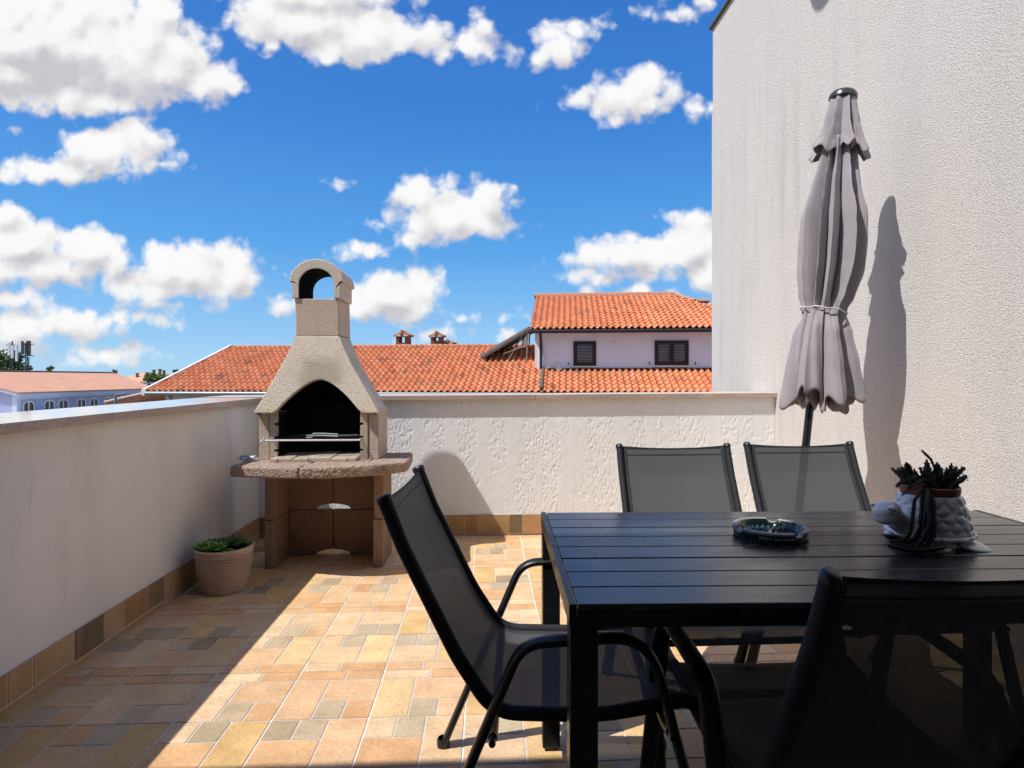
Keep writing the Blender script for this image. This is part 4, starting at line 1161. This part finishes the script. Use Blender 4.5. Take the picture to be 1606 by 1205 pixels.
mb = MB(); mb.box(-.45, 8.1, 1.462, 1.92, ze - .10, ze - .06); build('soffit', mb, M['whitewall'], th2)
mb = MB(); mb.box(-.1, 8, 1.89, 1.918, 1.40, 1.545); mb.box(.0, 8, 1.80, 1.888, 1.44, 1.475); build('flashing', mb, M['darkmetal'], th2)
mb = MB(); mb.tube(fillet([(-.07, 1.42, ze - .12), (-.07, 1.42, ze - .25), (-.07, 1.82, ze - .48), (-.07, 1.82, 1.5)], [0, .08, .08, 0]), .052, 10); build('downpipe', mb, M['darkmetal'], th2, smooth=50)
mb = MB(); mb.tube([(.0, 1.95, 1.555), (.02, .0, .83)], .062, 10); build('roof_pipe', mb, M['pipe'], th2, smooth=50)
mb = MB(); n = mb.add([(.45, 1.80, 1.48), (.72, 1.80, 1.48), (.52, 1.88, 1.80), (.55, 1.70, 1.46)]); mb.face([n, n + 1, n + 2]); mb.face([n, n + 3, n + 2]); mb.face([n + 3, n + 1, n + 2]); build('flashing_corner', mb, M['white'], th2)
def shutters(a0, a1, z0, z1, leaves):
    mb = MB(); y = 1.915
    t = .045; mb.box(a0, a0 + t, y - .05, y + .004, z0, z1); mb.box(a1 - t, a1, y - .05, y + .004, z0, z1); mb.box(a0 + t, a1 - t, y - .05, y + .004, z1 - t, z1); mb.box(a0 + t, a1 - t, y - .05, y + .004, z0, z0 + t)
    w = build('window', mb, M['shutter'], th2, bevel=.003)
    for k in range(leaves):
        p, q = a0 + t + (a1 - a0 - 2 * t) * k / leaves + .004, a0 + t + (a1 - a0 - 2 * t) * (k + 1) / leaves - .004
        mb = MB(); f = .075
        mb.box(p, p + f, y - .04, y, z0 + t, z1 - t); mb.box(q - f, q, y - .04, y, z0 + t, z1 - t); mb.box(p + f, q - f, y - .04, y, z0 + t, z0 + t + f); mb.box(p + f, q - f, y - .04, y, z1 - t - f, z1 - t)
        nl = 12
        for i in range(nl):
            zc = z0 + t + f + (z1 - z0 - 2 * t - 2 * f) * (i + .5) / nl
            mt = Matrix.Translation((0, y - .022, zc)) @ Matrix.Rotation(R(38), 4, 'X'); mb.box(p + f, q - f, -.022, .022, -.004, .004, mt)
        build('shutter', mb, M['shutter'], w)
    mb = MB(); mb.box(a0 - .06, a1 + .06, y - .08, y + .003, z0 - .045, z0 - .002); build('sill', mb, M['white'], w)
shutters(1.11, 1.925, 1.615, 2.515, 1); shutters(4.02, 5.21, 1.63, 2.525, 2)
for i, a in enumerate((.93, 3.83, 5.45)):
    mb = MB(); mb.box(a - .012, a + .012, 1.86, 1.918, 1.66, 1.73); mb.ellipsoid((a, 1.86, 1.735), (.02, .02, .02), 8, 6); build('shutter_catch', mb, M['darkmetal'], wl)
mb = MB(); mb.ellipsoid((2.58, 1.91, 2.50), (.022, .02, .022), 8, 6); build('vent_hole', mb, M['darkmetal'], wl)

sp = thing('solar_collector', 'tilted grey solar collector frame on the tiled roof left of the two-storey house', 'solar collector', HO, -PHI)
ang = math.atan2(3.115 - 2.06, 1.83)
mt = Matrix.Translation((-2.36, 2.6, 2.0)) @ Matrix.Rotation(-ang, 4, 'Y')
mb = MB(); mb.box(0, 2.12, 0, 1.5, .02, .06, mt); mb.box(.02, 2.1, .03, 1.47, .0, .018, mt); build('panel', mb, M['glass'], sp)
mb = MB(); mb.box(-.01, 2.13, -.03, -.002, -.09, .072, mt); mb.box(-.01, 2.13, 1.502, 1.53, -.09, .072, mt); mb.box(-.04, -.012, -.03, 1.53, -.09, .072, mt); mb.box(-.02, 2.14, -.062, -.032, -.02, .085, mt)
build('frame', mb, M['panelmetal'], sp, bevel=.004)
mb = MB()
for b in (2.65, 4.0):
    mb.tube([(-.65, b, 1.75 if b < 3 else 2.3), (-.62, b, 2.98)], .03, 6); mb.tube([(-1.4, b, 1.75 if b < 3 else 2.3), (-.75, b, 2.93)], .022, 6); mb.tube([(-2.25, b, 1.72), (-2.25, b, 2.06)], .03, 6)
    mb.tube([(-1.55, b, 2.10), (-.55, b, 2.45)], .03, 6)
build('strut', mb, M['panelmetal'], sp)
mb = MB(); mt2 = Matrix.Translation((-.80, 3.3, 2.70)) @ Matrix.Rotation(R(18), 4, 'Y'); mb.ellipsoid((0, 0, 0), (.11, .35, .30), 16, 12); o = build('tank', mb, M['antenna'], sp, smooth=60, loc=(-.74, 3.2, 2.66), rot=(0, R(18), 0))

# lean-to
ln = thing('lean_to', 'small tile lean-to canopy beside the long low house', 'canopy', HO, -PHI)
mb = MB(); n = mb.add([(-16.1, .6, .24), (-13.7, .2, .70), (-13.7, 2.2, .70), (-16.1, 2.6, .24), (-16.1, .6, .08), (-13.7, .2, .54), (-13.7, 2.2, .54), (-16.1, 2.6, .08)])
for q in ((0, 1, 2, 3), (7, 6, 5, 4), (0, 4, 5, 1), (1, 5, 6, 2), (2, 6, 7, 3), (3, 7, 4, 0)): mb.face([n + i for i in q])
build('roof', mb, M['ridge'], ln)
mb = MB(); mb.tube([(-16.1, .55, .29), (-13.7, .15, .75)], .05, 8); build('verge', mb, M['mortar'], ln)
mb = MB(); mb.box(-15.9, -13.62, 1.6, 2.2, -7, .05); build('wall', mb, M['shutter'], ln)
mb = MB(); mb.tube([(-16.05, .9, -7), (-16.05, .9, .1)], .06, 8); build('post', mb, M['pipe'], ln)
pp = MB(); pp.tube([(-.0, 0, -7), (0, 0, .62)], .045, 8); pp.tube([(0, 0, .62), (.1, .0, .66), (.35, 0, .68)], .03, 6)
o = build('utility_pole', pp, M['greymetal'], loc=(-13.05, 21.4, -.05)); tag(o, 'thin grey pole beside the small tile lean-to', 'pole')

# ------------------------------------------------------------------ arched-window building on the left
av = thing('arched_building', 'shade-tinted grey blue building with arched white windows and broad tiled roof at far left', 'building', (-36, 46.9, 0))
mb = MB(); mb.box(-12, 0, 0, 18, -7, .0); n = mb.add([(-12, 0, 0), (0, 0, 0), (-6, 0, 1.6)]); mb.face([n, n + 1, n + 2]); build('wall', mb, M['blue_shade_wall'], av)
mb = MB(); n = mb.add([(.35, -.35, .08), (.35, 18.3, .08), (-6, 22, 1.74), (-6, -.35, 1.74), (-12.35, -.35, .08), (-12.35, 18.3, .08)])
mb.face([n, n + 1, n + 2, n + 3]); mb.face([n + 3, n + 2, n + 5, n + 4]); mb.face([n + 1, n + 5, n + 2])
ro = build('roof', mb, M['farroof'], av); sd = ro.modifiers.new('t', 'SOLIDIFY'); sd.thickness = .08; sd.offset = -1
mb = MB(); mb.tube([(-6, -.35, 1.76), (-6, 22, 1.76)], .10, 8); build('ridge_tiles', mb, M['pipe'], ro)
mb = MB(); mb.box(.003, .25, -.01, 18.2, -.38, -.02); mb.box(.003, .12, -.01, 18.2, -.5, -.382); build('cornice', mb, M['bluetrim'], av)
mb = MB(); n = mb.add([(.3, -.33, -.02), (.3, -.30, -.22), (-6, -.30, 1.42), (-6, -.33, 1.62), (-12.3, -.33, -.02), (-12.3, -.30, -.22)]); mb.face([n, n + 1, n + 2, n + 3]); mb.face([n + 3, n + 2, n + 5, n + 4]); build('bargeboard', mb, M['bluetrim'], av)
mb = MB(); mb.box(-.3, .06, -.06, .3, -7, -.02); build('corner_pilaster', mb, M['bluetrim'], av)
def arched(yc, w, z0, zs2, h):
    mb = MB(); n = 12
    def outline(k, zz0): return [(yc - k, zz0)] + [(yc - k * math.cos(PI * i / n), zs2 + (h - (w / 2 - k)) * math.sin(PI * i / n)) for i in range(n + 1)] + [(yc + k, zz0)]
    oa = outline(w / 2, z0); ia = outline(w / 2 - .10, z0 + .1)
    m = len(oa); A = mb.add([(.055, p[0], p[1]) for p in oa] + [(.055, p[0], p[1]) for p in ia] + [(.002, p[0], p[1]) for p in oa])
    for i in range(m):
        k = (i + 1) % m; mb.face([A + i, A + k, A + m + k, A + m + i]); mb.face([A + i, A + 2 * m + i, A + 2 * m + k, A + k])
    mb.box(.012, .07, yc - .05, yc + .05, z0 + .1, zs2 + h - .11); mb.box(.012, .068, yc - w / 2 + .1, yc + w / 2 - .1, z0 + .52, z0 + .66)
    f = build('window', mb, M['white'], av)
    mb = MB(); A = mb.add([(.010, p[0], p[1]) for p in ia]); mb.face([A + i for i in range(m)]); build('pane', mb, M['glass'], f)
for yc in (1.15, 3.35, 4.95, 7.2, 8.9, 10.95, 13.0, 15.0): arched(yc, 1.15, -2.25, -.98, .36)
an = thing('annex', 'low pale flat-roofed annex in front of the arched building', 'building', (-33, 42, 0))
mb = MB(); mb.box(-8, 0, 0, 9, -7, -1.75); build('wall', mb, M['bluetrim'], an)
mb = MB(); mb.box(-8.1, .1, -.1, 9.1, -1.748, -1.62); build('coping', mb, M['whitewall'], an)
lr = thing('shed', 'low shed with a pale tiled roof at the far left edge behind the parapet', 'shed', (-34, 36, 0))
mb = MB(); mb.box(-4, 3, 0, 3.5, -7, -1.7); build('wall', mb, M['bluetrim'], lr)
mb = MB(); n = mb.add([(-4, -.2, -1.65), (3.2, -.2, -2.1), (3.2, 3.7, -2.1), (-4, 3.7, -1.0)]); mb.face([n, n + 1, n + 2, n + 3]); o = build('roof', mb, M['farroof'], lr); sd = o.modifiers.new('t', 'SOLIDIFY'); sd.thickness = .1

# ------------------------------------------------------------------ masts, trees, far houses
def mast(x, y, ztop, label, white):
    t = thing('antenna_mast', label, 'antenna mast', (x, y, -7), group='antenna masts on the skyline')
    mb = MB(); H_ = ztop + 7
    mb.tube([(0, 0, 0), (0, 0, H_)], (.085 if white else .07), 8)
    if not white:
        for k in range(14): z = H_ - 4.6 + k * .33; mb.box(-.28, .28, -.05, .05, z, z + .07)
        for s in (-.32, .32): mb.tube([(s * .6, 0, H_ - 4.8), (s * .6, 0, H_ - 2.2)], .06, 6)
    else: mb.tube([(-.28, 0, 0), (-.28, 0, H_ - 2.2)], .045, 6)
    for z in (H_ - .5, H_ - 2.0): mb.box(-.75, .75, -.05, .05, z - .05, z + .05)
    build('pole', mb, M['mast'], t)
    for i, (s, zz_, hh) in enumerate(((-.22, .15, 1.75), (.20, .55, 1.7), (.75, .45, 2.2)) if white else ((-.42, .1, 1.75), (.0, .35, 1.4), (.46, .05, 2.0))):
        mb = MB(); mb.box(s - .15, s + .15, -.32, -.17, H_ - zz_ - hh, H_ - zz_); build('panel', mb, M['antenna'] if white else M['mast'], t, bevel=.03)
mast(-61.95, 80, 6.0, 'left antenna mast with white panels above the far tiled roof', True)
mast(-60.05, 80, 6.1, 'right antenna mast, dark and thin with climbing rungs, on the skyline', False)
def tree(name, label, x, y, zc, rx, rz, n, cols, cone=False, leaf=.28, group='trees on the skyline', zbase=-7, seed=1):
    rg = random.Random(seed); t = thing(name, label, 'tree', (x, y, zbase), group=group)
    mb = MB(); top = zc - zbase + rz * .5
    mb.tube([(0, 0, 0), (.1 * rx, 0, top * .5), (0, .05 * rx, top)], rx * .10, 8, rfn=lambda q: 1.25 - q)
    for k in range(7):
        a = rg.uniform(0, 6.28); z = zc - zbase + rg.uniform(-.5, .4) * rz; mb.tube([(0, 0, z - .3 * rz), (math.cos(a) * rx * .3, math.sin(a) * rx * .3, z), (math.cos(a) * rx * .7, math.sin(a) * rx * .7, z + .15 * rz)], rx * .04, 5, rfn=lambda q: 1 - .7 * q)
    build('trunk', mb, M['bark'], t, smooth=60)
    mb = MB(); cl = []
    for k in range(max(6, n // 45)):
        a = rg.uniform(0, 6.28); v = rg.uniform(-1, 1); rr = math.sqrt(max(0, 1 - v * v)) if not cone else (1 - (v + 1) / 2) * 1.1
        q = rg.uniform(.45, 1); cl.append((math.cos(a) * rr * rx * q, math.sin(a) * rr * rx * q, v * rz * (q if not cone else 1), rg.uniform(.75, 1.3)))
    for k in range(n):
        c = rg.choice(cl); s = min(rx, rz) * .30
        p = Vector((c[0] + rg.gauss(0, s), c[1] + rg.gauss(0, s), c[2] + rg.gauss(0, s * .8) + zc - zbase))
        d1 = Vector((rg.gauss(0, 1), rg.gauss(0, 1), rg.gauss(0, 1))).normalized(); d2 = d1.orthogonal().normalized()
        w = leaf * rg.uniform(.6, 1.3); mb.setc(tuple(u * c[3] * rg.uniform(.8, 1.2) for u in rg.choice(cols)))
        i = mb.add([tuple(p + d1 * w), tuple(p + d2 * w * .5), tuple(p - d1 * w), tuple(p - d2 * w * .5)]); mb.face([i, i + 1, i + 2, i + 3])
    build('crown', mb, M['foliage'], t, recalc=False)
DGN = [(.045, .085, .03), (.065, .115, .035), (.085, .13, .045)]
LGN = [(.13, .22, .055), (.10, .18, .045), (.17, .26, .08)]
tree('pine_tree', 'big dark pine at the left edge behind the antenna masts', -68.3, 86, 2.7, 2.6, 1.8, 2400, DGN, seed=2, leaf=.24)
tree('conifer_tree', 'dark conifer between the two antenna masts', -65.5, 85, 2.7, 1.5, 1.5, 1100, DGN, True, seed=3, leaf=.22)
tree('conifer_tree', 'small spreading conifer at the foot of the right antenna mast', -63.2, 84.5, 2.15, 1.1, .5, 420, DGN, True, seed=4, leaf=.2)
tree('shrub_tree', 'lone small round tree on the ridge line right of the masts', -62.85, 88, 2.4, .38, .5, 160, LGN, seed=5, leaf=.2)
tree('cypress_tree', 'tiny tree top peeking over the end of the broad tiled roof', -52.5, 86, 1.95, .35, .5, 120, DGN, True, leaf=.18, seed=6)
tree('round_tree', 'bright green round tree beside the far red roofed house', -50.5, 92, 1.15, 1.15, .75, 800, LGN, seed=7, leaf=.2)
tree('round_tree', 'lower green tree just left of the orange roof verge', -48.8, 92, .95, 1.0, .6, 600, LGN, seed=8, leaf=.2)
tree('round_tree', 'dark tree top just above the orange roof verge', -49.2, 96, 2.15, .5, .3, 200, DGN, seed=9, leaf=.16)
fh = thing('far_house', 'distant red roofed house with several chimneys among trees', 'house', (-53.5, 93, 0), R(-20))
mb = MB(); mb.box(-5, 5, 0, 5, -7, .3); build('wall', mb, M['cream'], fh)
mb = MB(); n = mb.add([(-5.4, -.4, .35), (4.2, -.4, .6), (2.2, 3, 2.05), (-3, 3, 1.95), (5.4, 5.4, .4), (-5.4, 5.4, .4)])
mb.face([n, n + 1, n + 2, n + 3]); mb.face([n + 1, n + 4, n + 2]); mb.face([n + 3, n + 2, n + 4, n + 5]); mb.face([n, n + 3, n + 5]); r2 = build('roof', mb, M['farroof'], fh)
for x, z in ((-1.8, 1.9), (.2, 2.0), (1.6, 2.4), (2.8, 2.5), (3.6, 2.3)):
    mb = MB(); mb.box(x - .12, x + .12, 1.4, 1.7, 1.0, z - .12); mb.box(x - .17, x + .17, 1.35, 1.75, z - .12, z + .06); build('chimney', mb, M['pipe'], r2)
mb = MB(); mb.box(2.2, 4.4, -.7, -.41, -.8, .55); build('dormer', mb, M['bluetrim'], fh)
mb = MB(); mb.box(3.0, 3.5, -.73, -.705, -.4, .3); build('window', mb, M['shutter'], fh)

# ------------------------------------------------------------------ sky with cumulus
CL = [
 (60,55,170,85),(200,90,135,68),(330,130,58,32),(130,150,120,32),(238,25,42,34),(20,110,120,55),(150,168,45,18),
 (60,266,80,20),(150,240,66,36),(215,222,48,36),(240,255,38,13),(115,275,60,12),
 (0,345,38,24),(30,380,80,36),(140,395,52,36),(60,420,120,28),(180,415,40,22),
 (290,428,110,38),(362,430,38,44),(250,455,100,20),(200,448,50,18),(330,400,52,18),(260,478,60,9),
 (20,468,55,14),(90,510,120,26),(30,522,70,28),(200,502,65,13),
 (160,560,54,16),(195,552,34,14),(125,568,28,8),(248,560,13,6),
 (480,30,115,45),(560,55,110,40),(645,58,58,28),(420,18,58,36),(428,72,20,18),(600,82,40,16),(500,-10,140,40),
 (738,70,46,24),(757,42,24,22),(764,84,24,11),(700,85,30,10),
 (872,74,40,28),(850,92,38,14),(815,84,18,9),(900,50,36,18),(945,36,20,8),
 (985,152,72,34),(1008,132,52,24),(905,156,38,14),(972,186,26,10),(1045,150,26,18),
 (1097,170,20,13),(1068,17,50,10),(1108,6,26,14),(1040,8,20,8),
 (705,338,85,40),(652,305,38,28),(762,318,42,34),(652,376,36,15),(597,353,17,7),(730,358,76,18),(690,300,60,18),
 (562,393,34,14),(540,401,15,6),
 (1010,405,115,30),(1085,388,60,40),(1092,345,44,20),(950,410,68,22),(896,406,26,9),(1000,430,110,14),(920,430,38,14),(1130,420,70,40),
 (620,465,68,38),(640,448,46,28),(570,480,42,25),(600,500,50,10),(668,480,22,20),(448,478,28,13),
 (422,412,18,5),(526,288,12,3),(22,200,8,3),(732,500,14,6),(930,463,30,9),(1000,455,26,15),(785,501,5,5),(820,497,14,12),
 (664,530,34,16),(800,526,24,9),(1052,465,18,12),(700,528,20,8)]
w = bpy.data.worlds.new('World'); scene.world = w; w.use_nodes = True
wt = w.node_tree; wt.nodes.clear(); nt = NT(wt)
tc = nt.add('ShaderNodeTexCoord'); dirv = tc.outputs['Generated']
fwd = (math.sin(PSI), math.cos(PSI), 0); rgt = (math.cos(PSI), -math.sin(PSI), 0)
df = nt.vmath('DOT_PRODUCT', dirv, fwd, out='Value'); dr_ = nt.vmath('DOT_PRODUCT', dirv, rgt, out='Value')
sepd = nt.add('ShaderNodeSeparateXYZ'); nt.l.new(dirv, sepd.inputs[0]); dz = sepd.outputs[2]
dfc = nt.math('MAXIMUM', df, .12)
comb = nt.add('ShaderNodeCombineXYZ')
PXX = nt.math('MULTIPLY', nt.math('DIVIDE', dr_, dfc), 9.2)
nt.l.new(PXX, comb.inputs[0]); nt.l.new(nt.math('MULTIPLY', nt.math('DIVIDE', dz, dfc), 9.2), comb.inputs[1])
PX = comb.outputs[0]
# clear sky: Nishita, deepened towards the azure of a dry summer day
sky = nt.add('ShaderNodeTexSky', sky_type='NISHITA'); sky.sun_disc = False
SUN_DIR = Vector((.575, .25, -1)).normalized()          # the way light travels
el = math.asin(-SUN_DIR.z); az = math.atan2(-SUN_DIR.x, -SUN_DIR.y)
sky.sun_elevation = el; sky.sun_rotation = az; sky.altitude = 50; sky.air_density = 1.0; sky.dust_density = .2; sky.ozone_density = 3.0
SKYS = .13
azure = nt.ramp(nt.maprange(dz, -.02, .62), [(0, (.30, .58, .84)), (.12, (.20, .47, .80)), (.35, (.055, .31, .735)), (.65, (.018, .19, .62)), (1, (.012, .13, .51))])
azs = nt.vmath('SCALE', azure); azs.node.inputs['Scale'].default_value = 1 / SKYS
clear = nt.mix(.80, sky.outputs[0], azs)
cs_ = nt.vmath('SCALE', clear); cs_.node.inputs['Scale'].default_value = SKYS / .84; clear1 = cs_
fbn = NT(bpy.data.node_groups.new('billow_noise', 'ShaderNodeTree'))
fbn.dims = '2D'; fbn.t.interface.new_socket('P', in_out='INPUT', socket_type='NodeSocketVector'); fbn.t.interface.new_socket('D', in_out='OUTPUT', socket_type='NodeSocketFloat')
bi = fbn.add('NodeGroupInput'); bo_ = fbn.add('NodeGroupOutput')
fb = fbn.noise(bi.outputs[0], 2.1, 6, .50)
wv_ = fbn.vmath('MULTIPLY_ADD', fbn.vmath('SUBTRACT', fbn.noise(bi.outputs[0], 4.5, 2, out='Color'), (.5, .5, .5)), (.16, .16, 0), bi.outputs[0])
vo = fbn.voronoi(wv_, 3.4, 'SMOOTH_F1', smooth=.45); vo2 = fbn.voronoi(wv_, 8.5, 'SMOOTH_F1', smooth=.4)
t_ = fbn.math('MULTIPLY', fbn.math('SUBTRACT', fb, .5), .38)
t_ = fbn.math('MULTIPLY_ADD', fbn.math('SUBTRACT', .40, vo), .20, t_); t_ = fbn.math('MULTIPLY_ADD', fbn.math('SUBTRACT', .40, vo2), .065, t_)
fbn.l.new(t_, bo_.inputs[0])
def strip_group(k, blobs):
    gn = NT(bpy.data.node_groups.new('cumulus_%d' % k, 'ShaderNodeTree'))
    gn.dims = '2D'; gn.t.interface.new_socket('P', in_out='INPUT', socket_type='NodeSocketVector'); gn.t.interface.new_socket('D', in_out='OUTPUT', socket_type='NodeSocketFloat'); gn.t.interface.new_socket('L', in_out='OUTPUT', socket_type='NodeSocketFloat')
    gi = gn.add('NodeGroupInput'); go = gn.add('NodeGroupOutput'); P0 = gi.outputs[0]
    warp = gn.vmath('SUBTRACT', gn.noise(P0, 1.6, 3, .5, out='Color'), (.5, .5, .5))
    P1 = gn.vmath('MULTIPLY_ADD', warp, (.34, .22, 0), P0)
    acc = None
    for (x, y, rx, ry) in blobs:
        rx *= 1.10; ry *= 1.20
        cxn, cyn = (x - 803) / 100, (593 - y) / 100; sx, sy = 100 / rx, 100 / ry
        l = gn.vmath('LENGTH', gn.vmath('MULTIPLY_ADD', P1, (sx, sy, 0), (-cxn * sx, -cyn * sy, 0)), out='Value')
        q = min(rx, ry) / 100; d = gn.math('MULTIPLY_ADD', l, -q, q)
        acc = d if acc is None else gn.math('SMOOTH_MAX', acc, d, .08)
    g_ = gn.add('ShaderNodeGroup'); g_.node_tree = fbn.t; gn.l.new(P0, g_.inputs[0])
    nz = gn.math('MULTIPLY', g_.outputs[0], gn.maprange(acc, -.3, .2, .75, 1))
    gn.l.new(gn.math('ADD', acc, nz), go.inputs[0])
    lo_ = gn.math('MULTIPLY', gn.math('SUBTRACT', gn.noise(P0, 1.5, 3, .5), .5), .55)
    lv = gn.voronoi(P1, 2.6, 'SMOOTH_F1', smooth=.7)
    gn.l.new(gn.math('ADD', acc, gn.math('MULTIPLY_ADD', gn.math('SUBTRACT', .4, lv), .24, lo_)), go.inputs[1])
    return gn.t
def use(tree, v):
    g_ = nt.add('ShaderNodeGroup'); g_.node_tree = tree; nt.l.new(v, g_.inputs[0]); return g_.outputs
def cloud_shader(tree):
    D0, L0 = use(tree, PX)[:2]; L1 = use(tree, nt.vmath('ADD', PX, (-.09, .24, 0)))[1]
    alpha = nt.math('MULTIPLY', nt.maprange(D0, -.05, .16, 0, 1, 'SMOOTHSTEP'), nt.maprange(dz, -.01, .03, 0, 1))
    light = nt.maprange(nt.math('SUBTRACT', L0, L1), -.28, .16, 0, 1)
    light = nt.math('ADD', light, nt.math('MULTIPLY', nt.math('SUBTRACT', D0, L0), .35))     # fine billows
    light = nt.math('SUBTRACT', light, nt.maprange(L0, .15, .9, 0, .14))
    ccol = nt.ramp(light, [(.0, (.60, .595, .645)), (.25, (.71, .70, .735)), (.50, (.84, .83, .84)), (.72, (.95, .945, .94)), (1, (1.0, 1.0, 1.0))])
    bg2 = nt.add('ShaderNodeBackground'); nt.l.new(nt.mix(alpha, clear1, ccol), bg2.inputs[0]); bg2.inputs[1].default_value = .84
    return bg2.outputs[0]
# unseen broken cloud added over the rest of the dome to neutralise ambient light
rp_ = nt.noise(nt.vmath('MULTIPLY', dirv, (1, 1, 1.8)), 2.6, 6, .55)
bg3 = nt.add('ShaderNodeBackground'); nt.l.new(nt.mix(nt.maprange(rp_, .43, .56, 0, .95, 'SMOOTHSTEP'), clear1, (.62, .61, .61)), bg3.inputs[0]); bg3.inputs[1].default_value = .84
cur = bg3.outputs[0]
edges = [-900, 2600]
for k in range(len(edges) - 1):
    lo, hi = edges[k], edges[k + 1]
    bl = [c for c in CL if c[0] + c[2] * 1.15 + 45 > lo and c[0] - c[2] * 1.15 - 45 < hi]
    sh = cloud_shader(strip_group(k, bl))
    m_ = nt.math('MULTIPLY', nt.math('GREATER_THAN', PXX, (lo - 803) / 100), nt.math('LESS_THAN', PXX, (hi - 803) / 100))
    m_ = nt.math('MULTIPLY', m_, nt.math('GREATER_THAN', df, .28))
    mm = nt.add('ShaderNodeMixShader'); nt.l.new(m_, mm.inputs[0]); nt.l.new(cur, mm.inputs[1]); nt.l.new(sh, mm.inputs[2]); cur = mm.outputs[0]
wo = nt.add('ShaderNodeOutputWorld'); nt.l.new(cur, wo.inputs[0])

sl = bpy.data.lights.new('sun', 'SUN'); sl.energy = 4.5; sl.angle = R(.53); sl.color = (1.0, .965, .915)
so = bpy.data.objects.new('sun', sl); COL.objects.link(so); so.rotation_euler = SUN_DIR.to_track_quat('-Z', 'Y').to_euler(); so.location = (-10, -4, 20)

scene.view_settings.view_transform = 'Standard'; scene.view_settings.look = 'None'; scene.view_settings.exposure = .2; scene.view_settings.gamma = 1
scene.render.engine = 'CYCLES'; scene.cycles.use_denoising = True
scene.cycles.max_bounces = 5; scene.cycles.diffuse_bounces = 3; scene.cycles.glossy_bounces = 3; scene.cycles.transparent_max_bounces = 10; scene.cycles.caustics_reflective = False; scene.cycles.caustics_refractive = False; scene.cycles.adaptive_threshold = .02
